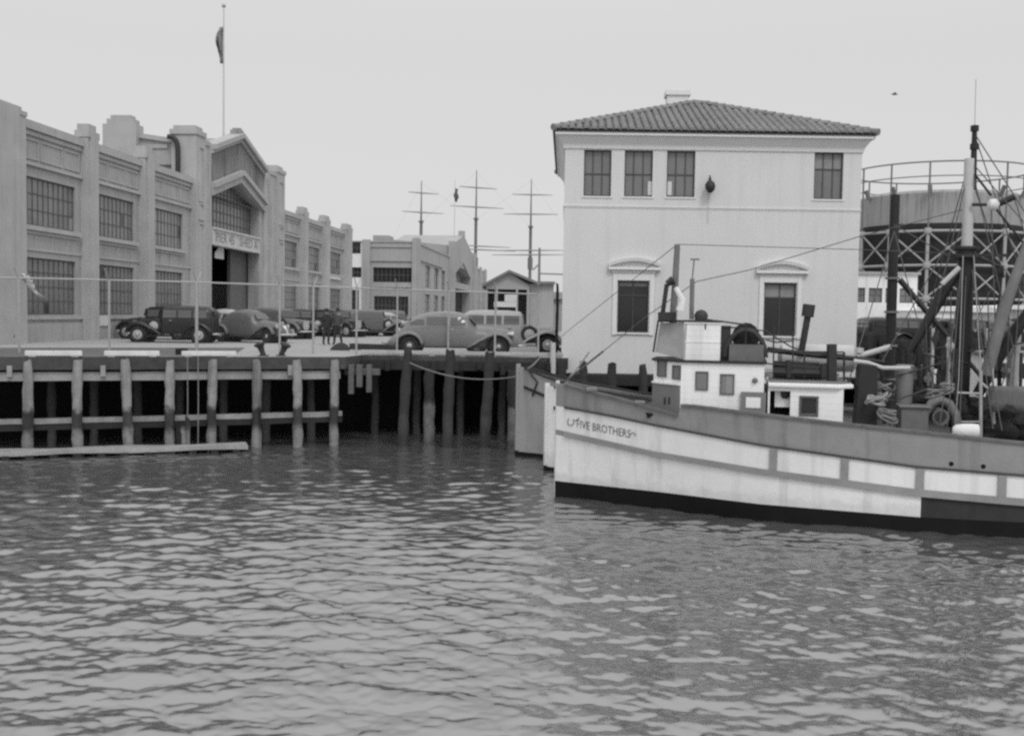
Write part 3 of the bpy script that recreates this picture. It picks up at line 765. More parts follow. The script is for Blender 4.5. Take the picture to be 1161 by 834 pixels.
# ------------------------------------------------------------------ far pier shed
def make_far_shed():
    c = atY(470, 320, 130); F = Frame((c.x, c.y), (.0665, .998)); s = lambda px: F.s(px, 335)
    E = Frame((c.x, c.y), (-1, .0665), (-.0665, -1))     # end wall facing the camera
    t = thing('far_pier_shed', 'distant twin pier shed with gable beyond the parked cars', 'building', F.P(20, ZD, 0))
    S1 = s(549.5); zp = 13.5
    P = F.P; g0, g1 = s(508.5), s(533); sc = (g0 + g1) / 2
    wins = [(s(a), s(b)) for a, b in ((482, 487.5), (492, 497), (500.5, 504.5), (533.5, 535.5), (539, 541), (545, 547))]
    mb = MB(); holes = [(a, b, z0, z1) for a, b in wins for z0, z1 in ((8.3, 11.2), (4.4, 7.4))]
    for x0, x1 in ((0, g0), (g1, S1)):
        hh = [h for h in holes if x0 < h[0] and h[1] < x1]; mb.wall(F, x0, x1, ZD, zp, hh, 0, .3); mb.fbox(F, x0, x1, zp, zp + .15, -.4, .12)
    e1 = 40; ez = lambda px, py: E.px(px, py)
    ew = [(423, 467, 303.5, 320), (424, 463, 336, 357), (394, 408.5, 274, 287.5), (396, 409.5, 303, 314.5), (394, 406, 328.5, 357)]
    eh = []
    for a, b, y0, y1 in ew:
        A, z1 = ez(b, y0); B, _ = ez(a, y0); z0 = ez((a + b) / 2, y1)[1]; eh.append((A, B, max(z0, 3.6), z1))
    eh = eh[:2] + [(E.s(408.5) , E.s(394), eh[2][2], eh[2][3]), (E.s(409.5), E.s(396), eh[3][2], eh[3][3]), (E.s(407), E.s(394), eh[4][2], eh[4][3])]
    A = E.s(411.5)
    mb.wall(E, 0, A, ZD, zp, eh[:2], 0, .3); mb.fbox(E, 0, e1, zp, zp + .15, -.4, .12)
    mb.build('wall', FAR_C, t, recalc=False)
    mb = MB(); mb.wall(E, A, e1, ZD, zp, eh[2:], 0, .3); mb.build('end_wall', FAR_W, t, recalc=False)
    for a, b, z0, z1 in holes: window(F, a, b, z0, z1, t, 2, 3, rec=.25, fm=FRAME_D, gm=GLASS, edge=.12)
    for k, (a, b, z0, z1) in enumerate(eh): window(E, a, b, z0, z1, t, 9 if k < 2 else 3, 2, rec=.25, fm=FRAME_D, gm=GLASS_D, bw=.1)
    mb = MB()
    for x0, x1 in ((-.1, 2.2), (s(536.5), s(538)), (s(542.5), s(544)), (s(547.8), S1)):
        mb.fbox(F, x0, x1, ZD, zp + .6, .002, .4)
    mb.fbox(E, -.3, .3, ZD, zp + .5, .002, .3); mb.fbox(E, E.s(420), E.s(411), ZD, zp + .3, .002, .35); mb.build('pilaster', FAR_C, t)
    mb = MB(); mb.fbox(E, .35, E.s(420), 11.2, 11.4, .002, .2); mb.fbox(E, .35, E.s(420), 8.0, 8.25, .002, .2); mb.fbox(E, .35, E.s(420), zp - .6, zp - .3, .002, .15); mb.fbox(F, 2.7, g0 - 7.6, 11.5, 11.7, .002, .2); mb.build('moulding', FAR_C, t)
    mb = MB(); top = lambda x: 18.0 - abs(x - sc) / (sc - g0) * 2.6
    wa, wb = sc - (sc - g0) * .72, sc + (sc - g0) * .72; ar = lambda x: 13.4 - abs(x - sc) / (sc - wa) * 2.2
    for x0, x1 in ((g0, wa), (wb, g1)): mb.quad(P(x0, ZD, .5), P(x1, ZD, .5), P(x1, top(x1), .5), P(x0, top(x0), .5))
    for x0, x1 in ((wa, sc), (sc, wb)):
        mb.quad(P(x0, ar(x0), .5), P(x1, ar(x1), .5), P(x1, top(x1), .5), P(x0, top(x0), .5)); mb.quad(P(x0, ar(x0), .5), P(x1, ar(x1), .5), P(x1, ar(x1), -2.2), P(x0, ar(x0), -2.2))
    for x in (wa, wb): mb.quad(P(x, ZD, .5), P(x, ar(x), .5), P(x, ar(x), -2.2), P(x, ZD, -2.2))
    mb.fbox(F, wa, wb, 8.9, 9.9, -1.0, .45)
    mb.build('gate_wall', FAR_C, t, recalc=False)
    mb = MB(); mb.prism([P(wa, 9.9, -1), P(wb, 9.9, -1), P(wb, ar(wb), -1), P(sc, ar(sc), -1), P(wa, ar(wa), -1)], F.n * -.1); mb.build('gable_window', GLASS, t)
    mb = MB(); mb.fbox(F, wa, wb, ZD, 8.9, -1.2, -1.0); mb.build('doorway_shade', BLACK, t)  # black slab painting in the shade of the far doorway
    mb = MB(); mb.hexa([P(g0, zp - 1, .3), P(g1, zp - 1, .3), P(g1, zp - 1, -10), P(g0, zp - 1, -10), P(g0, 15.3, .3), P(g1, 15.3, .3), P(g1, 16.2, -10), P(g0, 16.2, -10)])
    mb.prism([P(g0, 15.3, .45), P(g1, 15.3, .45), P(sc, 17.95, .45)], F.n * -10); mb.build('gate_house', FAR_C, t)
    mb = MB(); mb.fbox(F, g0 - .6, g0 + 1.2, ZD, 15.9, .003, .9); mb.fbox(F, g1 - 1.2, g1 + 1.5, ZD, 15.9, .003, .9); mb.fbox(F, g0 + 1, g0 + 5, zp, 16.8, -12, -9.5); mb.fbox(F, sc - .6, sc + .6, 17.8, 18.7, -.4, .6); mb.build('gate_pier', FAR_C, t)
    mb = MB(); mb.quad(P(.2, zp - .3, -.2), P(S1, zp - .3, -.2), P(S1, zp - .2, -40), P(.2, zp - .2, -40)); mb.build('roof', FAR_D, t)
    b = P(sc - 2, 17.5, -1); fp = thing('flagpole', 'slim far flagpole above the distant shed gable', 'flagpole', b)
    z1 = F.px(515.5, 203, -1)[1]; b2 = P(F.s(515.5, 240, -1), 16.9, -1); mb = MB(); mb.tube([b2, Vector((b2.x, b2.y, z1))], .08, 8, .05); mb.build('pole', mat('far_pole_paint', .55, .7, .05), fp, True)
    mb = MB(); za, zb = F.px(515.5, 213, -1)[1], F.px(515.5, 228, -1)[1]
    mb.rings([[Vector((b2.x - .08 + .2 * k + .15 * math.sin(i * 1.4 + k), b2.y + .2 * math.sin(k * 2 + i), za + (zb - za) * i / 6 - .06 * k)) for k in range(4)] for i in range(7)], False)
    o = tag(mb.build('flag', mat('far_flag_cloth', .1, .9, .2), None, True, recalc=False), 'small limp flag on the far pole above the distant shed', 'flag'); o.modifiers.new('thickness', 'SOLIDIFY').thickness = .03
make_far_shed()

# ------------------------------------------------------------------ small gabled hall
def make_gabled_hall():
    Y = 100; E = Frame((atY(551, 340, Y).x, Y), (1, 0), (0, -1)); W = E.s
    t = thing('gabled_hall', 'low gable fronted hall between the far shed and white building', 'building', E.P(4, ZD, 0))
    x0, x1 = 0, W(600); xp = W(577); ze = E.px(552, 323)[1]; zpk = E.px(577, 309)[1]
    op = [(W(553), W(561)), (W(564.5), W(585)), (W(587.5), W(597.5))]; zt = E.px(575, 328)[1]
    mb = MB(); mb.wall(E, x0, x1, ZD, ze, [(a, b, ZD + .01, zt) for a, b in op], 0, .3); mb.quad(E.P(x0, ze), E.P(x1, ze), E.P(xp, zpk)); mb.fbox(E, x1 + .01, W(628), ZD, E.px(615, 322)[1], -6, -.3)
    mb.quad(E.P(x0, ZD, 0), E.P(x0, ze, 0), E.P(x0, ze, -14), E.P(x0, ZD, -14)); mb.build('wall', FAR_C, t, recalc=False)
    mb = MB()
    for a, b in ((x0 - .4, xp), (xp, W(612))):
        z = lambda x: zpk - abs(x - xp) / (xp - x0) * (zpk - ze) * (1 if x < xp else .72)
        mb.hexa([E.P(a, z(a), .5), E.P(b, z(b), .5), E.P(b, z(b), -14), E.P(a, z(a), -14), E.P(a, z(a) + .25, .5), E.P(b, z(b) + .25, .5), E.P(b, z(b) + .25, -14), E.P(a, z(a) + .25, -14)])
    mb.fbox(E, W(612), W(629), E.px(615, 322)[1], E.px(615, 319)[1], -7, .2); mb.build('roof', mat('hall_roofing', .17, .9, .15, .8), t)
    mb = MB(); mb.fbox(E, x0 + .1, x1 - .1, ZD, zt + .3, -3, -2.6); mb.build('cavity_shade', mat('hall_shade', .035, .9, .2), t)  # dark slab painting in the shade behind the hall openings
    mb = MB()
    a, b = op[1]; n = 10
    ring = [[E.P(a + (b - a) * i / n, zt - 1.1 + 1.0 * math.sin(math.pi * i / n) ** .6, d) for i in range(n + 1)] for d in (-.35, -.6)]
    mb.rings(ring, False); o = mb.build('arch_band', FAR_C, t, recalc=False)
    q = MB(); p0, z0 = E.px(572, 348, .2); p1, z1 = E.px(586, 334, .2); q.fbox(E, p0, p1, z0 + .5, z1, .1, .2); q.fbox(E, p0 - 1.0, p1, z0, z0 + .5, .1, .18); q.fbox(E, (p0 + p1) / 2 + .5, (p0 + p1) / 2 + .6, ZD, z0, .1, .18)
    tag(q.build('sign_board', PAPER), 'pale sign board before the openings of the gabled hall', 'sign')
    # clutter block to the right
    q = MB(); a = E.s(612, 340, -9); b = E.s(640, 340, -9); q.fbox(E, a, b, ZD, E.px(620, 333)[1] + .4, -20, -10); q.fbox(E, a + .5, b, 6.6, 7.2, -21, -9.6)
    tag(q.build('low_shed', FAR_C), 'low grey shed behind the right end of the gabled hall', 'building')
make_gabled_hall()

# ------------------------------------------------------------------ square rigged ship
def make_ship():
    Y = 300; t = thing('sailing_ship', 'three masted square rigger lying beyond the pier sheds', 'ship', atY(539, 360, Y) * 1.0)
    X = lambda px: atY(px, 300, Y).x; Z = lambda px, py: atY(px, py, Y).z
    mb = MB(); rows = []
    for i in range(13):
        f = i / 12; x = X(440) + (X(660) - X(440)) * f; w = 5.5 * (1 - abs(2 * f - 1) ** 3) + .2; zt = 7 + 1.6 * (2 * f - 1) ** 2
        rows.append([Vector((x, Y + w * q[0], q[1])) for q in ((-1, zt), (-.95, 3), (-.4, -1), (.4, -1), (.95, 3), (1, zt))])
    mb.rings(rows, True, True); mb.build('hull', SHIPM, t, True)
    for px, yt, yards, dbl in ((477, 205, ((219, 463, 496), (241, 456, 502), (284, 450, 508)), 250), (539, 193, ((213, 520, 562), (235, 510, 570), (279, 528, 578), (283, 532, 584)), 247), (601, 203, ((221, 580, 625), (243, 570, 632), (284, 562, 642), (289, 558, 640)), 256)):
        xb = X(px); mb = MB(); zt = Z(px, yt); zd = Z(px, dbl)
        px2 = px - .5
        mb.tube([(xb, Y, 2), (X(px), Y, Z(px, dbl + 8)), (X(px), Y, zd)], .42, 8); mb.tube([(X(px), Y - .3, Z(px, dbl + 8)), (X(px), Y - .3, zt)], .30, 8, .1)
        mb.box(xb - .7, xb + .7, Y - .9, Y + .7, zd - .5, zd - .1)
        mb.tube([(X(px), Y, Z(px, 305)), (X(px), Y, Z(px, 292))], .7, 8)
        m_ = mb.build('mast', SHIPM, t, True)
        for yy, a, b in yards:
            tilt = -.035 if px < 560 else .01
            q = MB(); za, zb = Z(a, yy - (a - px) * tilt), Z(b, yy - (b - px) * tilt)
            mid = (X(px), Y - .5, Z(px, yy)); q.tube([(X(a), Y - .5 - 1.5, za), mid, (X(b), Y - .5 + 1.5, zb)], [.1, .24, .1], 6); q.build('yard', SHIPY, t, True)
    mb = MB()
    for px, py, qx, qy in ((477, 207, 539, 250), (539, 195, 601, 258), (539, 195, 477, 252), (601, 205, 539, 249), (601, 205, 690, 330), (477, 207, 430, 300)):
        mb.tube([(X(px), Y, Z(px, py)), (X(qx), Y, Z(qx, qy))], .016, 4)
    mb.build('rigging', mat('ship_rigging', .3, .9, .0), t)
    c = atY(611, 330, 240); d = thing('derrick_post', 'slim dockside derrick post beside the rightmost ship mast', 'derrick', (c.x, 240, ZD))
    mb = MB(); mb.tube([(c.x, 240, ZD), (c.x, 240, atY(611, 281, 240).z)], .35, 8, .25); mb.build('post', mat('derrick_paint', .2, .9, .1), d, True)
    mb = MB(); mb.tube([(c.x - .2, 240, atY(611, 300, 240).z), (atY(604, 310, 240).x, 239, atY(604, 306, 240).z)], .2, 6); mb.tube([(c.x, 240, atY(611, 310, 240).z), (atY(645, 312, 240).x, 241, atY(645, 311, 240).z)], .2, 6); mb.build('jib', mat('jib_paint', .25, .9, .1), d, True)
make_ship()

# ------------------------------------------------------------------ white building
YB = 42.0
E3 = Frame((atY(638.3, 300, YB).x, YB), (1, 0.0), (0, -1))
def make_white_building():
    E = E3; s = lambda px, py: E.px(px, py)[0]; z = lambda px, py: E.px(px, py)[1]
    W1 = s(973.6, 300); z0, z1 = 2.68, z(800, 166); DEP = 12.0
    t = thing('white_building', 'white two storey harbour building with hipped tile roof', 'building', (E.O.x + W1 / 2, YB, 2.7))
    up = [(661, 693, 170, 222.5), (707, 740, 170.5, 223), (755, 788, 171, 223.5), (922, 956, 172.5, 226)]
    lo = [(700, 735.5, 318.5, 377), (866, 902.5, 321, 381)]
    H = []
    for a, b, y0, y1 in up + lo:
        xm = (a + b) / 2; H.append((s(a + (1 if y0 < 300 else 0), (y0 + y1) / 2), s(b, (y0 + y1) / 2), z(xm, y1), z(xm, y0)))
    mb = MB(); mb.wall(E, 0, W1, z0, z1, H, 0, .22)
    mb.quad(E.P(0, z0), E.P(0, z1), E.P(0, z1, -DEP), E.P(0, z0, -DEP)); mb.quad(E.P(W1, z0), E.P(W1, z1), E.P(W1, z1, -DEP), E.P(W1, z0, -DEP)); mb.quad(E.P(0, z0, -DEP), E.P(W1, z0, -DEP), E.P(W1, z1, -DEP), E.P(0, z1, -DEP))
    mb.build('wall', WHITE, t, recalc=False)
    mb = MB(); zb = z(800, 236); mb.fbox(E, -.03, W1 + .03, zb - .02, zb + .04, -DEP, .032); mb.fbox(E, -.045, W1 + .045, z0, zb - .3, -.3, .0) if False else None
    mb.fbox(E, -.012, W1 + .012, zb - .07, zb - .02, -DEP, .014); mb.build('string_course', WHITE, t, bevel=.008)
    for k, h in enumerate(H):
        a, b, c, e = h
        rows = None
        if k in (0, 1, 2): rows = [c + (e - c) * .49]
        elif k == 3: rows = [c + (e - c) * .64]
        else: rows = [c + (e - c) * .72]
        w = window(E, a, b, c, e, t, 3 if k < 4 else 2, 2, rec=.17, fm=FRAME_D, gm=GLASS_D if k > 3 else (GLASS_L if k < 3 else GLASS), bw=.04, edge=.05, rows=rows)
        q = MB()
        if k == 3: q.fbox(E, a + .05, b - .05, c + (e - c) * .66, e - .06, -.1735, -.1715); q.build('blind', BLIND, w)
        elif k > 3: q.fbox(E, a + .05, b - .05, c + (e - c) * (.74 if k == 5 else .9), e - .06, -.1735, -.1715); q.build('blind', BLIND, w)
        q = MB(); q.fbox(E, a - .06, b + .06, c - .07, c, -.1, .035 if k < 4 else .07); q.build('sill', WHITE_T, w, bevel=.01)
        if k == 1 or k == 2:
            q = MB(); x = b - .17 if k == 1 else a + .05; q.fbox(E, x, x + .17, c + .08, c + .62, -.155, -.13); q.build('paper_notice', PAPER, w)
        if k > 3:
            q = MB(); ew = .2
            q.fbox(E, a - ew, a - .03, c - .1, e + .32, .003, .06); q.fbox(E, b + .03, b + ew, c - .1, e + .32, .003, .06); q.fbox(E, a - .03, b + .03, e + .02, e + .32, .003, .06); q.fbox(E, a - ew - .05, b + ew + .05, e + .32, e + .42, .003, .1)
            q.build('architrave', WHITE_T, w, bevel=.01)
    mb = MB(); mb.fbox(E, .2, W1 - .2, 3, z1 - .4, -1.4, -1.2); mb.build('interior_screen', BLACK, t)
    for k, (xa, xb_, yb, yt) in enumerate(((690, 749, 306, 291.5), (857.5, 916.5, 310, 295))):
        a, b = s(xa, 300), s(xb_, 300); zb_, zt_ = z((xa + xb_) / 2, yb), z((xa + xb_) / 2, yt)
        mb = MB(); mb.fbox(E, a, b, zb_, zb_ + .11, .003, .2)
        n = 14; h = zt_ - zb_ - .02
        ring = []
        for i in range(n + 1):
            f = i / n; x = a + (b - a) * f; zz = zb_ + .112 + (h - .25) * math.sin(math.pi * f) ** .85
            ring.append([E.P(x, zz, .003), E.P(x, zz, .17), E.P(x, zz + .13, .2), E.P(x, zz + .13, .003)])
        mb.rings(ring, True, True)
        mb.build('pediment', WHITE_T, t)
    # cornice: coved, flaring to the eave
    ov = .42; ze = z(800, 153.5)
    prof = [(0.004, z1 - .16), (.05, z1 - .16), (.07, z1 - .02), (.09, z1 + .02), (.28, ze - .14), (ov - .03, ze - .1), (ov - .03, ze)]
    mb = MB(); ring = []
    for d, zz in prof: ring.append([Vector((E.O.x - d, YB - d, zz)), Vector((E.O.x + W1 + d, YB - d, zz)), Vector((E.O.x + W1 + d, YB + DEP + d, zz)), Vector((E.O.x - d, YB + DEP + d, zz))])
    mb.rings(ring, True); mb.build('cornice', WHITE_T, t)
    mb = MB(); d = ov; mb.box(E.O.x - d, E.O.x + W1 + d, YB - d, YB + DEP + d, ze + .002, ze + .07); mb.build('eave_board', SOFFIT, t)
    # hipped barrel tile roof
    x0, x1, y0, y1 = E.O.x - ov - .06, E.O.x + W1 + ov + .06, YB - ov - .06, YB + DEP + ov + .06
    zr0 = ze + .075; run = (y1 - y0) / 2; rise = 2.32; sl = rise / run
    mb = MB()
    hx = [(x0, y0), (x1, y0), (x1, y1), (x0, y1)]; ra, rb = (x0 + run, y0 + run, zr0 + rise), (x1 - run, y0 + run, zr0 + rise)
    if ra[0] > rb[0]: m_ = (ra[0] + rb[0]) / 2; ra = (m_ - .2, ra[1], ra[2]); rb = (m_ + .2, rb[1], rb[2])
    B = [(x, y, zr0) for x, y in hx]
    mb.quad(B[0], B[1], rb, ra); mb.quad(B[2], B[3], ra, rb); mb.quad(B[1], B[2], rb); mb.quad(B[3], B[0], ra)
    roof = mb.build('roof', mat('roof_tile_pan', .12, .9, .2, 3), t)
    mb = MB(); rr = random.Random(5)
    def slope(o, ux, un, length, kk):
        n = int(length / .29); st = length / n
        for i in range(n):
            x = (i + .5) * st; m_ = min(x, length - x) * kk
            m_ = min(m_, run)
            nrow = max(1, int(m_ / .42))
            for j in range(nrow):
                f0 = j * .42 - .02; f1 = min(f0 + .47, m_)
                if f1 - f0 < .1: continue
                lift = .015 + rr.uniform(-.006, .012); jx = rr.uniform(-.012, .012)
                ring = []
                for f, r_, l_ in ((f0, .125, lift + .03), (f1, .105, lift)):
                    c = o + ux * (x + jx) + un * f + Vector((0, 0, sl * f + l_)); ring.append([c + ux * (r_ * math.cos(q)) + Vector((0, 0, r_ * math.sin(q))) for q in np.linspace(0, math.pi, 6)])
                mb.rings(ring, False)
                mb.add(ring[0], [tuple(range(6))])
    kx = run / ((x1 - x0) / 2)
    V = Vector
    slope(V((x0, y0, zr0)), V((1, 0, 0)), V((0, 1, 0)), x1 - x0, kx); slope(V((x1, y1, zr0)), V((-1, 0, 0)), V((0, -1, 0)), x1 - x0, kx)
    mb2 = mb
    sl = rise / ((x1 - x0) / 2 - .2); 
    run_s = run; run = (x1 - x0) / 2 - .2
    slope(V((x1, y0, zr0)), V((0, 1, 0)), V((-1, 0, 0)), y1 - y0, 1.0); slope(V((x0, y1, zr0)), V((0, -1, 0)), V((1, 0, 0)), y1 - y0, 1.0)
    for p, q in ((B[0], ra), (B[1], rb), (B[2], rb), (B[3], ra), (ra, rb)):
        p, q = V(p), V(q); n = max(1, int((q - p).length / .45))
        for i in range(n):
            a, b = p.lerp(q, i / n), p.lerp(q, (i + 1.08) / n); mb.tube([a + V((0, 0, .07)), b + V((0, 0, .05))], .14, 8, .115)
    mb.build('barrel_tiles', TILE, t, True, recalc=False)
    # chimney
    c = atY(768, 110, 50.5); c.x -= .43; ztop = atY(768, 104.5, 50.5).z; mb = MB(); w = .5
    mb.box(c.x - w, c.x + w, 50.1, 51, zr0 + 1, ztop - .22); mb.box(c.x - w - .08, c.x + w + .08, 50.02, 51.08, ztop - .22, ztop); mb.box(c.x - w + .1, c.x + w - .1, 50.2, 50.9, ztop, ztop + .06); mb.build('chimney', WHITE_T, t)
    # lantern
    lx, lz = E.px(804, 212); p = E.P(lx, lz, .32)
    l = thing('wall_lantern', 'dark wall lantern on the upper wall of the white building', 'lantern', E.P(lx, lz, 0))
    mb = MB(); mb.lathe(p + Vector((0, 0, -.27)), [(.03, 0), (.1, .03), (.19, .16), (.2, .32), (.14, .42), (.05, .48), (.03, .58), (.01, .62)], 12); mb.build('lamp_shade', IRON, l, True)
    mb = MB(); mb.tube([E.P(lx, lz + .25, .01), E.P(lx, lz + .42, .15), E.P(lx, lz + .3, .32)], .025, 6); mb.build('bracket', IRON, l, True)
    mb = MB(); mb.tube([E.P(lx, lz - .2, .02), E.P(lx - .02, zb, .02 + .08), E.P(lx - .02, zb - .6, .02)], .009, 6); mb.build('conduit', mat('painted_conduit', .5, .8, .05), l)
    # dark sill timber and fascia below the wall
    mb = MB(); mb.box(E.O.x - .1, E.O.x + W1 + 20, 40.9, 40.998, 2.3, 2.66); tag(mb.build('wharf_fascia', TIMB_D), 'dark timber edge of the wharf below the white building', 'timber beam')
SHEAR[0] = 0.05
make_white_building()
SHEAR[0] = 0.0

# ------------------------------------------------------------------ gasholder and buildings round it
def make_gasholder():
    Y = 150; c = atY(1060, 364, Y); r = 12.1; X0 = c.x
    t = thing('gasholder', 'round gasholder with lattice guide frame behind the boats', 'gasholder', (X0, Y, ZD))
    Zf = lambda py, rr=r: atY(1060, py, Y - rr).z
    zr, zr2, zl, zb = Zf(181.5), Zf(198), Zf(217, 10.9), Zf(252, 10.9)
    mb = MB(); n = 56
    mb.lathe((X0, Y, 0), [(10.9, zb), (10.9, zl), (10.4, zl + .4), (.1, zl + 1.2)], n); mb.build('gas_lift', TANK_L, t, True)
    mb = MB(); mb.lathe((X0, Y, 0), [(11.2, ZD), (11.2, zb - .8), (10.95, zb - .8), (10.95, zb)], n); mb.build('tank', TANK_D, t, True)
    ang = lambda i: -.062 + i * 2 * math.pi / 15
    PT = lambda a, z, rr=r: Vector((X0 + rr * math.sin(a), Y - rr * math.cos(a), z))
    lev = [ZD, Zf(338), Zf(300), Zf(260.5)]
    for i in range(15):
        mb = MB(); mb.tube([PT(ang(i), ZD), PT(ang(i), lev[3])], .22, 6); mb.build('column', TANK_F, t)
        mb = MB(); mb.tube([PT(ang(i), lev[3]), PT(ang(i), zr)], .12, 6); mb.tube([PT(ang(i), zl - .3, 11.1), PT(ang(i), zl + .9, 11.7)], .28, 6); mb.build('guide_post', TANK_P, t)
    mb = MB()
    for z, rd in ((zr, .11), (zr2, .08)): 
        mb.tube([PT(2 * math.pi * k / 56, z) for k in range(57)], rd, 5)
    mb.build('ring_rail', TANK_P, t)
    mb = MB()
    for z in lev[1:]: 
        pts = [PT(ang(i), z) for i in range(16)]
        for a, b in zip(pts[:-1], pts[1:]): mb.tube([a, b], .17, 5)
    mb.build('ring_girder', TANK_F, t)
    for i in range(15):
        mb = MB()
        for z0, z1 in zip(lev[:-1], lev[1:]):
            for a, b in ((i, i + 1), (i + 1, i)): mb.tube([PT(ang(a), z0 + .1), PT(ang(b), z1 - .1)], .115, 5)
            mb.lathe((PT(ang(i), z1 - .35)), [(.45, 0), (.5, .35), (.45, .7)], 8)
        mb.build('cross_brace', TANK_F, t)
make_gasholder()

def make_background_right():
    Y = 85; E = Frame((atY(955, 340, Y).x, Y), (1, 0), (0, -1))
    t = thing('whitewashed_house', 'white two storey house right behind the white building', 'building', E.P(4, ZD, 0))
    s1 = E.s(1040); zt = E.px(1000, 311)[1]; wz0, wz1 = E.px(1000, 343)[1], E.px(1000, 326.5)[1]
    ws = [(E.s(a), E.s(b)) for a, b in ((972, 981), (985, 1000.5), (1004, 1016), (1020, 1035))]
    mb = MB(); mb.wall(E, 0, s1, ZD, zt, [(a, b, wz0, wz1) for a, b in ws], 0, .2); mb.quad(E.P(s1, ZD), E.P(s1, zt), E.P(s1, zt, -9), E.P(s1, ZD, -9)); mb.build('wall', FAR_W, t, recalc=False)
    mb = MB(); mb.fbox(E, -.2, s1 + .2, zt, zt + .2, -9, .2); mb.build('roof', FAR_C, t)
    for a, b in ws: window(E, a, b, wz0, wz1, t, 2, 2, rec=.15, fm=FRAME_D, gm=GLASS)
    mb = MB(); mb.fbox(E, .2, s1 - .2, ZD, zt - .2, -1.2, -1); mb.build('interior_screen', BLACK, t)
    Y = 80; E = Frame((atY(1030, 350, Y).x, Y), (1, 0), (0, -1))
    for k, (a, b, y, m, lab) in enumerate(((1034, 1100, 347.5, FAR_W, 'low white shed with flat roof left of the tall boat mast'), (1101.5, 1130, 349, FAR_W, 'low white shed with rounded roof right of the tall boat mast'), (1132, 1185, 345.5, FAR_W, 'low white shed at the right picture edge below the gasholder'))):
        x0, x1 = E.s(a), E.s(b); z = E.px((a + b) / 2, y)[1]; q = thing('low_white_shed', lab, 'building', E.P((x0 + x1) / 2, ZD, 0), 'low white sheds below the gasholder')
        mb = MB(); mb.fbox(E, x0, x1, ZD, z - .35, -6 - k, -k * .4); mb.build('wall', m, q)
        mb = MB(); n = 10; ring = []
        for i in range(n + 1):
            f = i / n; ring.append([E.P(x0 - .1 + (x1 - x0 + .2) * f, z - .345 + (.33 if k != 1 else .5) * math.sin(math.pi * f) ** .3, d) for d in (.2, -7 - k)] )
        mb.rings(ring, False); mb.add([r_[0] for r_ in ring], [tuple(range(n + 1))]); mb.build('roof', FAR_W, q, recalc=False)
        mb = MB(); mb.fbox(E, x0 + 1, x0 + 2.2, ZD, ZD + 1.9, -k * .4 + .003, -k * .4 + .05); mb.build('door', FAR_D, q)
make_background_right()

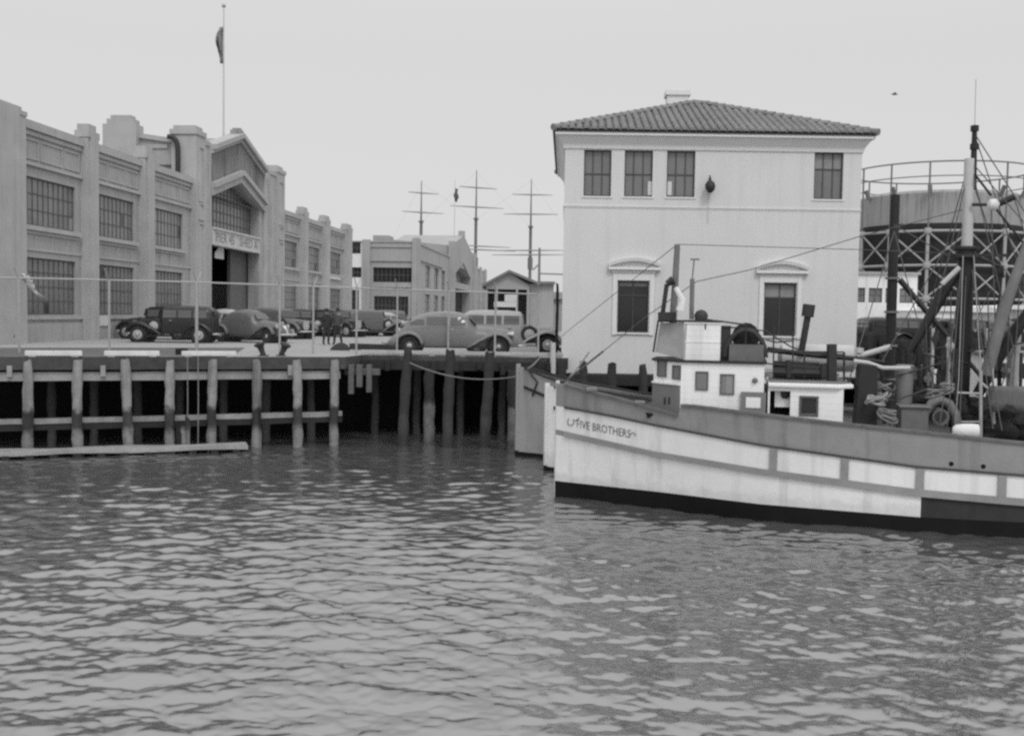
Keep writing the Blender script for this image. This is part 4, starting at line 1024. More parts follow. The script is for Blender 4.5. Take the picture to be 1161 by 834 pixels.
# ------------------------------------------------------------------ cars of the 1930s
def make_car(label, style, paint, loc, rz, wheelm=PALEW, group='parked cars', L=None, spare=False):
    t = thing('parked_car', label, 'car', loc, group, rz)
    t.rotation_euler = (0, 0, 0); keep = Vector(loc); t.location = (0, 0, 0)
    if style == 'fast':
        top = [(-2.84, .42), (-2.72, .62), (-2.41, .88), (-2.06, 1.25), (-1.7, 1.53), (-1.17, 1.71), (-.46, 1.77), (.1, 1.73), (.42, 1.62), (.62, 1.38), (.82, 1.2), (1.3, 1.15), (1.75, 1.1), (2.2, 1.0), (2.5, .84), (2.66, .6), (2.7, .42)]
        wid = [(-2.84, .42), (-2.4, .62), (-1.84, .73), (-1.3, .76), (-.6, .80), (.5, .80), (.9, .70), (1.6, .55), (2.3, .44), (2.7, .30)]
        bot = [(-2.84, .38), (-2.2, .30), (1.6, .30), (2.7, .38)]; belt = 1.12; wb = (-1.84, 1.70); wr = .37
        wins = [(-2.0, -1.28, 1.2, 1.42), (-1.18, -.32, 1.2, 1.53), (-.22, .38, 1.2, 1.51)]
    else:
        top = [(-2.16, .55), (-2.2, .9), (-2.18, 1.3), (-2.12, 1.66), (-1.95, 1.8), (-1.2, 1.84), (-.2, 1.84), (.34, 1.8), (.44, 1.72), (.5, 1.3), (.62, 1.22), (1.2, 1.18), (1.72, 1.13), (1.8, 1.08), (1.82, .5)]
        top = [(-2.2, .62), (-2.17, 1.32), (-2.1, 1.68), (-1.9, 1.81), (-1.2, 1.85), (-.2, 1.84), (.30, 1.79), (.42, 1.66), (.5, 1.25), (.7, 1.2), (1.2, 1.17), (1.7, 1.13), (1.8, 1.1), (1.84, .6)]
        wid = [(-2.2, .6), (-2.0, .70), (-1.4, .75), (.3, .75), (.55, .62), (1.2, .44), (1.84, .34)]
        bot = [(-2.2, .45), (-1.8, .40), (1.84, .45)]; belt = 1.2; wb = (-1.55, 1.5); wr = .40
        wins = [(-1.9, -1.25, 1.25, 1.62), (-1.15, -.5, 1.25, 1.62), (-.4, .26, 1.25, 1.62)]
    I = lambda tb, x: float(np.interp(x, [p[0] for p in tb], [p[1] for p in tb]))
    box = style != 'fast'
    prof = [(0, .9), (.12, .98), (.4, 1.0), (.6, .985), (.66, .95), (.78, .87), (.88, .77), (.95, .58), (.985, .32), (1, 0)]
    if box: prof = [(0, .95), (.12, 1.0), (.4, 1.0), (.62, 1.0), (.66, .97), (.8, .93), (.9, .88), (.96, .74), (.99, .4), (1, 0)]
    hood = [(0, .9), (.12, 1.0), (.4, 1.0), (.6, .98), (.7, .93), (.8, .85), (.89, .68), (.96, .45), (.99, .22), (1, 0)]
    def half(x, f):
        k = min(1, max(0, (x - .4) / .35)); a = np.interp(f, [p[0] for p in prof], [p[1] for p in prof]); b = np.interp(f, [p[0] for p in hood], [p[1] for p in hood])
        return I(wid, x) * (a * (1 - k) + b * k)
    xs = sorted(set([p[0] for p in top] + list(np.linspace(top[0][0], top[-1][0], 34))))
    mb = MB(); rows = []
    fr = [p[0] for p in prof]
    for x in xs:
        zb, zt = I(bot, x), I(top, x); zt = max(zt, zb + .04)
        half_ = [(half(x, f), zb + (zt - zb) * f) for f in fr]
        rows.append([(x, -y, z) for y, z in half_] + [(x, y, z) for y, z in reversed(half_[:-1])])
    mb.rings(rows, True, True); mb.build('body', paint, t, True)
    # glass
    def side(x, z):
        zb, zt = I(bot, x), I(top, x); return half(x, (z - zb) / (zt - zb))
    for sg in (1, -1):
        for a, b, z0, z1 in wins:
            mb = MB(); rows = []
            for i in range(5):
                x = a + (b - a) * i / 4; zt = min(z1, I(top, x) - .1); rows.append([(x, sg * (side(x, z0 + (zt - z0) * j / 3) + .012), z0 + (zt - z0) * j / 3) for j in range(4)])
            mb.rings(rows, False); mb.build('side_window', GLASS_C, t, recalc=True)
    xa = .66 if not box else .5
    mb = MB(); x0, x1 = (.5, .78) if not box else (.43, .52); z0, z1 = (1.55, 1.25) if not box else (1.68, 1.28); w0, w1 = (.48, .62) if not box else (.62, .62)
    mb.quad((x0 + .03, -w0, z0), (x0 + .03, w0, z0), (x1 + .03, w1, z1), (x1 + .03, -w1, z1)); mb.build('windscreen', GLASS_C, t)
    xr = (-2.25, -1.9) if not box else (-2.19, -2.16); zr = (1.10, 1.42) if not box else (1.3, 1.58)
    mb = MB(); e = -.03; mb.quad((xr[0] + e, -.4, zr[0] + .03), (xr[0] + e, .4, zr[0] + .03), (xr[1] + e, .36, zr[1] + .03), (xr[1] + e, -.36, zr[1] + .03)); mb.build('rear_window', GLASS_D, t)
    # fenders
    def fender(cx, sg, front):
        mb = MB(); rows = []; R0 = wr + .12
        if front: arc = [(-95, 2.5), (-82, 1.85), (-62, 1.32), (-36, 1.08), (0, 1.0), (40, 1.0), (80, 1.04)]
        else: arc = [(-88, 1.25), (-55, 1.08), (-20, 1.0), (0, 1.0), (40, 1.0), (85, 1.02)] if not box else [(-80, 1.08), (-45, 1.0), (-15, 1.0), (30, 1.02), (60, 1.18), (85, 1.6)]
        angs = np.linspace(arc[0][0], arc[-1][0], 17)
        for a in angs:
            q = R0 * float(np.interp(a, [p[0] for p in arc], [p[1] for p in arc])); x, z = cx + q * math.sin(rad(a)), wr + q * math.cos(rad(a)); z = max(z, .32)
            nx, nz = math.sin(rad(a)), math.cos(rad(a)); row = []
            wy = .17 if not box else .14
            for k in range(9):
                th = math.pi * k / 8; o_ = .13 * math.sin(th) - .03
                row.append((x + nx * o_, sg * (.78 + wy * .1 - wy * math.cos(th)), z + nz * o_))
            rows.append(row)
        mb.rings(rows, False, False); o = mb.build('fender', paint, t, True, recalc=False)
        m_ = o.modifiers.new('thickness', 'SOLIDIFY'); m_.thickness = .015
    for cx, fr_ in ((wb[0], False), (wb[1], True)):
        for sg in (1, -1): fender(cx, sg, fr_)
    for cx in wb:
        for sg in (1, -1):
            y = sg * .79
            mb = MB(); mb.lathe((cx, sg * .30, wr + .02), [(wr + .10, 0), (wr + .10, .455), (.02, .46)], 20, axis=(0, sg, 0)); mb.build('wheel_well_shade', BLACK, t, True)  # black drum painting in the dark cavity behind the wheel
            mb = MB(); rt = .1; ring = []
            for i in range(25):
                a = 2 * math.pi * i / 24; ring.append([(cx + (wr - .085 + .085 * math.cos(q)) * math.sin(a), y + .085 * math.sin(q), wr + (wr - .085 + .085 * math.cos(q)) * math.cos(a)) for q in np.linspace(0, 2 * math.pi, 9)[:-1]])
            mb.rings(ring, True); w = mb.build('wheel', RUBB, t, True)
            mb = MB(); mb.lathe((cx, y - .05 * sg, wr), [(wr - .15, 0), (wr - .14, .07), (.17, .085), (.13, .11)], 20, axis=(0, sg, 0)); mb.build('rim', wheelm, w, True)
            mb = MB(); mb.lathe((cx, y + .055 * sg, wr), [(.12, 0), (.10, .035), (.01, .055)], 14, axis=(0, sg, 0)); mb.build('hubcap', CHROME, w, True)
    for sg in (1, -1):
        mb = MB(); mb.box(wb[0] + .35, wb[1] - .45, sg * .78 - .14, sg * .78 + .14, .30, .35); mb.build('running_board', RUBB if not box else paint, t)
        mb = MB(); hx, hz = (2.28, .86) if not box else (1.78, .98)
        mb.lathe((hx - .24, sg * .56, hz), [(.02, 0), (.07, .06), (.115, .18), (.125, .26), (.11, .28), (.02, .29)], 14, axis=(1, 0, 0)); mb.build('headlight', CHROME if not box else paint, t, True)
        mb = MB(); mb.box(-.2, -.08, sg * .80 - .015, sg * .80 + .03, 1.03, 1.06) if not box else mb.box(-.2, -.08, sg * .80 - .015, sg * .8 + .03, 1.1, 1.13); mb.build('door_handle', CHROME, t)
        mb = MB(); y = sg * (.865 if not box else .80)
        rows = [[(x, sg * (side(x, z) + .004), z) for z in (belt - .02, belt + .02)] for x in np.linspace(wb[0] + .1, .35, 12)]
        mb.rings(rows, False); mb.build('belt_trim', paint, t)
    xf, xb = (2.86, -2.98) if not box else (2.1, -2.45)
    for x in (xf, xb):
        mb = MB(); sgn = 1 if x > 0 else -1
        mb.tube([(x - sgn * .18, -.84, .45), (x - sgn * .03, -.5, .45), (x, 0, .45), (x - sgn * .03, .5, .45), (x - sgn * .18, .84, .45)], .05, 8); mb.tube([(x - sgn * .35, -.35, .42), (x, -.35, .42)], .03, 6); mb.tube([(x - sgn * .35, .35, .42), (x, .35, .42)], .03, 6)
        mb.build('bumper', CHROME, t, True)
    # grille
    mb = MB(); gx = 2.52 if not box else 1.83
    if box: mb.box(gx, gx + .05, -.27, .27, .55, 1.1)
    else: mb.hexa([(gx + .1, -.22, .5), (gx + .22, -.02, .5), (gx + .22, .02, .5), (gx + .1, .22, .5), (gx - .1, -.16, .9), (gx + .02, -.02, .92), (gx + .02, .02, .92), (gx - .1, .16, .9)])
    mb.build('grille', CHROME, t)
    if spare:
        for sg in (1, -1):
            mb = MB(); c = (.70, sg * .76, .84); ring = []
            for i in range(21):
                a = 2 * math.pi * i / 20; ring.append([(c[0] + (.29 + .08 * math.cos(q)) * math.sin(a), c[1] + .08 * math.sin(q), c[2] + (.29 + .08 * math.cos(q)) * math.cos(a)) for q in np.linspace(0, 2 * math.pi, 9)[:-1]])
            mb.rings(ring, True); w = mb.build('spare_wheel', RUBB, t, True)
            mb = MB(); mb.lathe((c[0], c[1] - .03 * sg, c[2]), [(.25, 0), (.24, .06), (.1, .1), (.02, .12)], 16, axis=(0, sg, 0)); mb.build('rim', wheelm, w, True)
    t.location = keep; t.rotation_euler = (0, 0, rz)
    return t
def ground(px, py): 
    p = atZ(px, py, ZD); return Vector((p.x, p.y, ZD + .004))
G_ = 'cars parked on the quay'
p = atY(518, 400, 43.2); main = make_car('large light grey fastback sedan parked side on at the deck edge', 'fast', CARG, (p.x, 43.0, ZD + .004), 0, FRAME_D, G_)
box = make_car('tall black sedan with pale wheels and side spare before the near shed', 'box', CARD, (*atY(196, 388, 53.4).xy, ZD + .004), math.pi, PALEW, G_, spare=True)
dup(box, (.02, 45.9, ZD + .004), 0, 'pale flat roofed car half hidden behind the light grey fastback', G_, {CARD: CARL})
dup(main, (*atY(287, 385, 55.5).xy, ZD + .004), rad(-22), 'slate coupe parked aslant behind the tall black sedan, bonnet to the right', G_, {CARG: CARM, FRAME_D: RUBB}, (.8, .9, .98))
dup(box, (*atY(180, 388, 58.5).xy, ZD + .004), rad(170), 'dark car mostly hidden beyond the bonnet of the tall black sedan', G_)
dup(box, (*atY(345, 380, 71).xy, ZD + .004), rad(25), 'black boxy sedan parked beyond the slate coupe, left of two dark ones', G_)
dup(main, (*atY(262, 388, 60).xy, ZD + .004), rad(-15), 'pale saloon just showing between the tall black sedan and the slate coupe', G_, {CARG: CARL}, (.8, .9, .98))
dup(box, (*atY(320, 385, 64).xy, ZD + .004), rad(-30), 'dark sedan just right of the slate coupe bonnet', G_, {CARD: CARM})
dup(box, (*atY(382, 380, 71).xy, ZD + .004), rad(-32), 'black boxy sedan behind the standing men', G_)
dup(main, (*atY(402, 380, 76).xy, ZD + .004), rad(15), 'dark low car right of the black sedan behind the men', G_, {CARG: CARD}, (.8, .9, .95))
dup(box, (*atY(424, 380, 74).xy, ZD + .004), rad(35), 'slate sedan with pale wheels, left of the far pair before the distant shed', G_, {CARD: CARM})
dup(main, (*atY(441, 380, 77).xy, ZD + .004), rad(35), 'pale car behind the tail of the grey fastback', G_, {CARG: CARL}, (.8, .9, .95))
dup(box, (*atY(452, 380, 86).xy, ZD + .004), rad(20), 'farthest slate sedan before the distant shed wall', G_, {CARD: CARM})
# cars beyond the boats
for i, (px, y, rz, sw, lab) in enumerate([(985, 62, 90, None, 'black sedan seen end on below the whitewashed house'), (1009, 64, 60, {CARD: CARM}, 'slate sedan just right of the end-on black sedan'), (1043, 61, 10, None, 'black sedan side on beyond the boats, before the low white shed'), (1073, 64, 80, {CARD: CARM}, 'slate sedan behind the tall boat mast'), (1103, 62, 15, None, 'black sedan right of the tall boat mast'), (1138, 63, -20, {CARD: CARM}, 'slate sedan beyond the boats near the right picture edge')]):
    dup(box, (*atY(px, 390, y).xy, ZD + .004), rad(rz), lab, 'cars parked beyond the boats', sw)

# ------------------------------------------------------------------ people
def person(label, base, face, h, shirt, stance, arm, hat=True):
    t = thing('person', label, 'person', base, 'men standing on the quay')
    f = Vector((math.cos(face), math.sin(face), 0)); r = Vector((f.y, -f.x, 0)); U = Vector((0, 0, 1))
    b = Vector(base); k = h / 1.75
    J = lambda x, y, z: (r * x + f * y + U * z) * k
    V = {'pelvis': (J(0, 0, .95), .15), 'waist': (J(0, .01, 1.08), .135), 'chest': (J(0, .01, 1.30), .165), 'neck': (J(0, 0, 1.48), .06), 'head0': (J(0, .02, 1.58), .085), 'head1': (J(0, .03, 1.70), .085)}
    E = [('pelvis', 'waist'), ('waist', 'chest'), ('chest', 'neck'), ('neck', 'head0'), ('head0', 'head1')]
    for s in (1, -1):
        n = 'r' if s > 0 else 'l'; st = stance[0] if s > 0 else stance[1]
        V.update({n + 'hip': (J(.10 * s, 0, .88), .105), n + 'knee': (J(.12 * s + st * .4, .03, .49), .075), n + 'ank': (J(.13 * s + st, -.02, .09), .055), n + 'toe': (J(.14 * s + st, .17, .045), .045),
                  n + 'sho': (J(.19 * s, 0, 1.42), .075), n + 'elb': (J(.27 * s, arm[0], 1.14), .055), n + 'wri': (J(.24 * s, arm[1], arm[2]), .04), n + 'han': (J(.23 * s, arm[1] + .04, arm[2] - .09), .04)})
        E += [('pelvis', n + 'hip'), (n + 'hip', n + 'knee'), (n + 'knee', n + 'ank'), (n + 'ank', n + 'toe'), ('chest', n + 'sho'), (n + 'sho', n + 'elb'), (n + 'elb', n + 'wri'), (n + 'wri', n + 'han')]
    names = list(V); me = bpy.data.meshes.new('body'); me.from_pydata([V[q][0] for q in names], [(names.index(a), names.index(c)) for a, c in E], [])
    o = bpy.data.objects.new('body', me); COL.objects.link(o)
    sk = o.modifiers.new('skin', 'SKIN'); sk.use_smooth_shade = True
    for i, q in enumerate(names):
        d = me.skin_vertices[0].data[i]; d.radius = (V[q][1] * k,) * 2; d.use_root = (q == 'pelvis')
    sb = o.modifiers.new('sub', 'SUBSURF'); sb.levels = sb.render_levels = 2
    dg = bpy.context.evaluated_depsgraph_get(); nm = bpy.data.meshes.new_from_object(o.evaluated_get(dg))
    bpy.data.objects.remove(o); 
    nm.materials.clear()
    for m in (SKIN, shirt, CLOTH_D): nm.materials.append(m)
    for p in nm.polygons:
        z = p.center.z / k; x = p.center.dot(r) / k; hand = z < arm[2] - .02 and abs(x) > .19 and z > .6
        p.material_index = 0 if (z > 1.49 or hand) else (1 if (z > .98 or abs(x) > .2 and z > arm[2]) else 2); p.use_smooth = True
    o = bpy.data.objects.new('body', nm); COL.objects.link(o); o.parent = t
    hd = b + J(0, .03, 1.72)
    mb = MB(); mb.lathe(hd, [(.155, -.02), (.15, 0), (.1, .01), (.10, .07), (.085, .11), (.01, .12)], 16); mb.build('hat', CLOTH_D, t, True)
    mb = MB(); q = b + J(0, .105, 1.61); mb.tube([q + U * .04, q + f * .03, q + f * .01 - U * .01], [.01, .02, .012], 6); mb.build('nose', SKIN, t, True)
    return t
b1 = ground(370, 391); b2 = ground(383, 391)
person('man in dark clothes standing at left of the pair on the quay', b1, rad(-60), 1.74, CLOTH_D, (.02, .02), (.02, .06, .88))
person('man in dark trousers and lighter shirt standing legs apart at right of the pair', b2, rad(-100), 1.76, CLOTH_M, (.07, -.07), (-.02, .14, 1.02))
p = ground(386.5, 397); mb = MB(); rr = random.Random(4)
ring = []
for i, (rx, z) in enumerate(((.44, 0), (.42, .1), (.28, .24), (.12, .32), (.01, .34))): ring.append([Vector((p.x + rx * math.cos(a) * rr.uniform(.85, 1.1), p.y + rx * .7 * math.sin(a), ZD + z)) for a in np.linspace(0, 6.283, 13)[:-1]])
mb.rings(ring, True, True); tag(mb.build('tarpaulin_heap', NET, smooth=True), 'small dark heap lying on the quay before the standing men', 'heap')
p0, p1 = ground(398, 396), ground(455, 398); mb = MB(); mb.beam(p0 + Vector((0, 0, .14)), p1 + Vector((0, 0, .14)), .3, .26); tag(mb.build('timber_baulk', TIMB_D, bevel=.02), 'dark timber baulk lying behind the fence left of the grey fastback', 'timber')

# ------------------------------------------------------------------ boats
class Hull:
    def __init__(s, S, deg, wl, flare, L):
        a = Vector((math.cos(rad(deg)), math.sin(rad(deg)), 0)); s.F = Frame(S, a, (a.y, -a.x)); s.wl, s.fl, s.L = wl, flare, L
        s.a = a
    def lat(s, t, z):
        b = float(np.interp(t, [p[0] for p in s.wl], [p[1] for p in s.wl])); f = float(np.interp(t, [p[0] for p in s.fl], [p[1] for p in s.fl]))
        return max(.03, b + f * z - (max(0, -z) * .35 * b))
    def P(s, t, z, side=1, off=0.0): return s.F.P(t, z, side * (s.lat(t, z) + off))
    def zpx(s, t, curve, z=2.0, side=1):
        for _ in range(5):
            p = s.P(t, z, side); px, _y = proj(p); py = float(np.interp(px, [c[0] for c in curve], [c[1] for c in curve])); q = atY(px, py, p.y); z = q.z
        return z
def strip(H, ts, zf0, zf1, side, off0, off1, mb, closed_ends=True):
    """a raised band lying on the hull between two height curves"""
    rows = []
    for t in ts: rows.append([H.P(t, zf0(t), side, off0), H.P(t, zf0(t), side, off1), H.P(t, zf1(t), side, off1), H.P(t, zf1(t), side, off0)])
    mb.rings(rows, True, True)
def hull_mesh(H, ts, rows, mats, pick, parent, name='hull'):
    mb = MB()
    for side in (1, -1):
        g = [[H.P(t, zf(t), side) for zf in rows] for t in ts]
        for i in range(len(ts) - 1):
            for j in range(len(rows) - 1):
                mb.quad(g[i][j], g[i + 1][j], g[i + 1][j + 1], g[i][j + 1], mi=pick((ts[i] + ts[i + 1]) / 2, j, side))
    for i in (0, len(ts) - 1):
        for j in range(len(rows) - 1):
            t = ts[i]; mb.quad(H.P(t, rows[j](t), 1), H.P(t, rows[j](t), -1), H.P(t, rows[j + 1](t), -1), H.P(t, rows[j + 1](t), 1), mi=pick(t, j, 1))
    # weld
    bm_o = mb.build(name, mats, parent, recalc=False)
    bm = bmesh.new(); bm.from_mesh(bm_o.data); bmesh.ops.remove_doubles(bm, verts=bm.verts, dist=.002); bmesh.ops.recalc_face_normals(bm, faces=bm.faces); bm.to_mesh(bm_o.data); bm.free()
    bm_o.data.polygons.foreach_set('use_smooth', [True] * len(bm_o.data.polygons)); bm_o.data.set_sharp_from_angle(angle=rad(30))
    return bm_o

def make_white_boat():
    S = (1.25, 29.1)
    H = Hull(S, -12.5, [(0, .05), (.7, .30), (1.5, .62), (2.7, 1.10), (4, 1.58), (5.3, 1.98), (7, 2.25), (9, 2.38), (14, 2.38), (18, 2.0), (20.5, 1.5)], [(0, .02), (1.0, .10), (3, .12), (6, .05), (9, 0)], 20.5)
    F = H.F; t = thing('fishing_boat', 'large white and grey fishing boat lettered at the bow, moored in front', 'boat', F.P(9, 0, 0), 'moored fishing boats')
    C_bw = [(620, 543), (632, 545), (745, 557), (860, 571), (1044, 586), (1161, 592), (1500, 612)]
    C_b0 = [(620, 491), (631, 492.5), (741, 517), (860, 537), (1039, 562), (1161, 573), (1500, 600)]
    C_b1 = [(620, 485), (631, 486.5), (741, 511), (860, 530.5), (1039, 554), (1161, 565), (1500, 590)]
    C_sh = [(620, 457), (631, 460), (697, 472), (741, 481.5), (860, 504), (1039, 529), (1161, 539), (1500, 562)]
    C_rl = [(620, 431), (631, 434), (660, 443), (697, 452.5), (735, 463), (769, 473), (772, 459.5), (840, 468), (950, 481), (1078, 494.5), (1161, 504), (1500, 528)]
    cl = lambda c: (lambda tt: H.zpx(min(tt, 14.5), c) + max(0, tt - 14.5) * .03)
    z_bw, z_b0, z_b1, z_sh = cl(C_bw), cl(C_b0), cl(C_b1), cl(C_sh); z_rl0 = cl(C_rl)
    tstep = next(q / 100 for q in range(100, 800) if proj(H.P(q / 100, 2.6))[0] > 770.5)
    z_rl = z_rl0
    tdark = next(q / 100 for q in range(500, 1500) if proj(H.P(q / 100, .8))[0] > 1044)
    ts = sorted(set([0, .25, .5, .8, 1.2, 1.6, 2.0, 2.4, 2.8, tstep - .06, tstep + .02, 3.8, 4.3, 4.9, 5.5, 6.2, 7, 8, 9, 10, tdark, 11, 12, 13, 14.5, 16, 18, 19.5, 20.5]))
    rows = [lambda q: -.9, lambda q: 0.0, z_bw, z_b0, z_b1, z_sh, z_rl]
    def pick(q, j, side):
        if j <= 1: return 1
        if j == 2: return 3 if q > tdark else 0
        if j == 3: return 2 if q < tdark else 2
        if j == 4: return 0
        return 2
    hull_mesh(H, ts, rows, [HULL_W, HULL_K, HULL_G, HULL_D], pick, t)
    mb = MB(); q_ = [x for x in ts if x > .02]
    for side in (1, -1): strip(H, q_, z_b0, z_b1, side, .004, .07, mb)
    mb.build('rub_rail', HULL_B, t)
    mb = MB()
    for side in (1, -1): strip(H, q_, lambda x: z_sh(x) - .025, lambda x: z_sh(x) + .03, side, .004, .045, mb)
    mb.build('sheer_strake', mat('dark_sheer_line', .06, .8, .2, 4), t)
    mb = MB()
    for side in (1, -1):
        strip(H, [x for x in q_ if x < tstep], lambda x: z_rl(x), lambda x: z_rl(x) + .07, side, -.16, .06, mb)
        strip(H, [x for x in q_ if x > tstep], lambda x: z_rl(x), lambda x: z_rl(x) + .06, side, -.14, .05, mb)
    mb.build('cap_rail', mat('worn_cap_rail', .13, .8, .3, 5), t)
    mb = MB(); mb.tube([H.F.P(.02, -.5, 0), H.F.P(.02, 1.5, 0), H.F.P(.02, z_rl(0) + .06, 0)], .055, 8); mb.build('stem_post', HULL_W, t, True)
    zd = lambda q: (z_rl(q) - .5) if q < tstep else z_rl(tstep - .1) - .35 - (q - tstep) * .03
    mb = MB(); mb.rings([[H.P(x, zd(x), 1, -.05), H.P(x, zd(x), -1, -.05)] for x in ts], False); mb.build('deck', DECKM, t)
    # white panel straps
    for px in (876, 957, 1043.5, 1136):
        tt = next(q / 50 for q in range(200, 800) if proj(H.P(q / 50, 1.6))[0] > px); mb = MB()
        strip(H, [tt - .09, tt + .09], lambda x: z_b1(x) + .0, lambda x: z_sh(x) - .03, 1, .004, .055, mb); mb.build('side_strap', HULL_B, t)
    # name on the bow
    vs, fs = text_mesh('FIVE BROTHERS', 1.0)
    x0, x1 = min(v.x for v in vs), max(v.x for v in vs)
    tl = lambda px, py: next(q / 200 for q in range(0, 1600) if proj(H.P(q / 200, 2.4))[0] > px)
    t0, t1 = tl(654, 480), tl(715, 492); Cn = [(640, 487), (655, 488.5), (716, 499.5)]
    mb = MB()
    for_v = []
    for v in vs:
        q = t0 + (t1 - t0) * (v.x - x0) / (x1 - x0); zb = H.zpx(q, [(640, 482.5), (655, 484.5), (716, 496.5)]); for_v.append(H.P(q, zb + v.y * .31, 1, .012))
    mb.add(for_v, fs); mb.build('lettering', INK, t, recalc=False)
    mb = MB(); ta = tl(643, 480)
    def onh(px, py, off=.014):
        q = tl(px, py); z = H.zpx(q, [(px - 5, py), (px + 5, py)]); return H.P(q, z, 1, off)
    mb.tube([onh(*p_) for p_ in ((645, 474), (643.5, 478), (645, 481.5), (648.5, 482), (651, 479), (650, 475.5), (653, 476.5), (657, 473.5))], .012, 6)
    mb.build('scroll', INK, t, True)
    mb = MB(); mb.tube([onh(*p_) for p_ in ((714, 492), (718, 490), (721, 491.5), (719.5, 494))], .009, 6); mb.build('scroll', INK, t, True)
    # chamfered wheelhouse
    d = 1.42
    hp = lambda px, py, dd=d: F.px(px, py, dd)
    tA, tB = hp(772, 440)[0], hp(866, 445)[0]; zR = (hp(772, 406)[1] + hp(866, 418)[1]) / 2; zD = 1.75
    tN = F.px(741, 430, .6)[0]
    plan = [(tA, d), (tB, d), (tB, -d), (tA, -d), (tN, -.6), (tN, .6)]
    def slab(mb, pl, z0, z1): mb.prism([F.P(a, z0, b) for a, b in pl], (0, 0, z1 - z0))
    mb = MB(); slab(mb, plan, zD, zR); wh = mb.build('wheelhouse', HOUSE_W, t)
    gr = lambda e: [(tA + .0, d + e), (tB + e, d + e), (tB + e, -d - e), (tA, -d - e), (tN - e, -.6 - e * .4), (tN - e, .6 + e * .4)]
    mb = MB(); slab(mb, gr(.06), zR + .003, zR + .06); mb.build('roof', HULL_D, wh)
    CH = Frame(F.P(tN, 0, .6), F.P(tA, 0, d) - F.P(tN, 0, .6)); cl_ = (F.P(tA, 0, d) - F.P(tN, 0, .6)).length
    zg = CH.px(756, 433)[1]
    mb = MB(); mb.fbox(CH, -.01, cl_ - .03, zD, zg - .05, .003, .03); mb.fbox(CH, -.01, cl_ - .03, zg - .05, zg, .003, .06, 1)
    for px in (755, 760): 
        x = CH.px(px, 452)[0]; mb.fbox(CH, x - .03, x + .03, CH.px(px, 458)[1], CH.px(px, 450)[1], .031, .045, 2)
    mb.build('front_panel', [HOUSE_G, HOUSE_W, IRON], wh)
    def win_on(Fr, pxa, pya, pxb, pyb, dd, par, curtain=False):
        a, z1 = Fr.px(pxa, pya, dd); b, z0 = Fr.px(pxb, pyb, dd); a, b = min(a, b), max(a, b)
        q = MB(); e = .03
        q.fbox(Fr, a - e, a, z0 - e, z1 + e, dd + .002, dd + .035); q.fbox(Fr, b, b + e, z0 - e, z1 + e, dd + .002, dd + .035); q.fbox(Fr, a, b, z0 - e, z0, dd + .002, dd + .035); q.fbox(Fr, a, b, z1, z1 + e, dd + .002, dd + .035)
        w = q.build('window', FRAME_M, par); q = MB(); q.fbox(Fr, a, b, z0, z1, dd + .002, dd + .012); q.build('pane', GLASS, w)
        if curtain: q = MB(); q.fbox(Fr, a + (b - a) * .4, b, z0, z1, dd + .0125, dd + .016); q.build('curtain', BLIND, w)
    win_on(CH, 747, 405, 755, 426, 0, wh); win_on(CH, 764, 415, 771, 429, 0, wh)
    win_on(F, 790, 422, 801.5, 441, d, wh); win_on(F, 818, 425, 831, 446, d, wh, True)
    q = MB(); a, z = hp(856, 431); q.lathe(F.P(a, z, d + .01), [(.07, 0), (.07, .04), (.03, .09)], 10, axis=F.n); q.build('side_lamp', IRON_M, wh, True)
    q = MB(); za = hp(800, 446)[1]; q.fbox(F, tA + .02, tB, zD + .62, zD + .68, d + .002, d + .03); q.build('moulding', HOUSE_W, wh)
    # flying bridge dodger
    d2 = 1.2; ta_, zt_ = F.px(776, 364, d2); tb_ = F.px(817, 372, d2)[0]; zt2 = F.px(797, 367, d2)[1]; zb_ = zR + .062
    mb = MB(); mb.fbox(F, ta_, tb_, zb_, zt2, d2 - .05, d2); mb.fbox(F, ta_, tb_, zb_, zt2, -d2, -d2 + .05); mb.fbox(F, ta_, tb_, zt2, zt2 + .04, d2 - .08, d2 + .03); mb.fbox(F, ta_ + .02, tb_ - .01, (zt2 + zb_) / 2 - .012, (zt2 + zb_) / 2 + .012, d2 + .001, d2 + .012)
    mb.build('bridge_side', HOUSE_W, t)
    tn_, zn_ = F.px(748.5, 362, .6); tm_, zm_ = F.px(743, 399, .68)
    mb = MB()
    for sg in (1, -1):
        q = [F.P(tm_, zm_, .68 * sg), F.P(ta_ - .02, zb_ + .02, (d2 + .02) * sg), F.P(ta_ + .02, zt2 + .02, d2 * sg), F.P(tn_, zt2, .6 * sg)]
        mb.prism(q, F.P(.05, 0, 0) - F.P(0, 0, 0))
    mb.prism([F.P(tm_, zm_, -.68), F.P(tm_, zm_, .68), F.P(tn_, zt2, .6), F.P(tn_, zt2, -.6)], F.u * .05)
    mb.build('bridge_canvas', CANVAS, t)
    mb = MB()
    for sg in (1, -1): mb.tube([F.P(tm_ - .05, zm_, .7 * sg), F.P(tn_ - .05, zt2 + .05, .62 * sg), F.P(ta_, zt2 + .06, (d2 + .02) * sg), F.P(tb_, zt2 + .06, (d2 + .02) * sg)], .03, 6)
    mb.build('bridge_rail', IRON, t, True)
    # poles on the bridge
    a, z = F.px(768, 277, .6); a2, z2 = F.px(763, 362, .6); mb = MB(); mb.tube([F.P(a2, z2 - .1, .6), F.P(a, z, .6)], .10, 8, .075); mb.build('signal_mast', IRON_M, t, True)
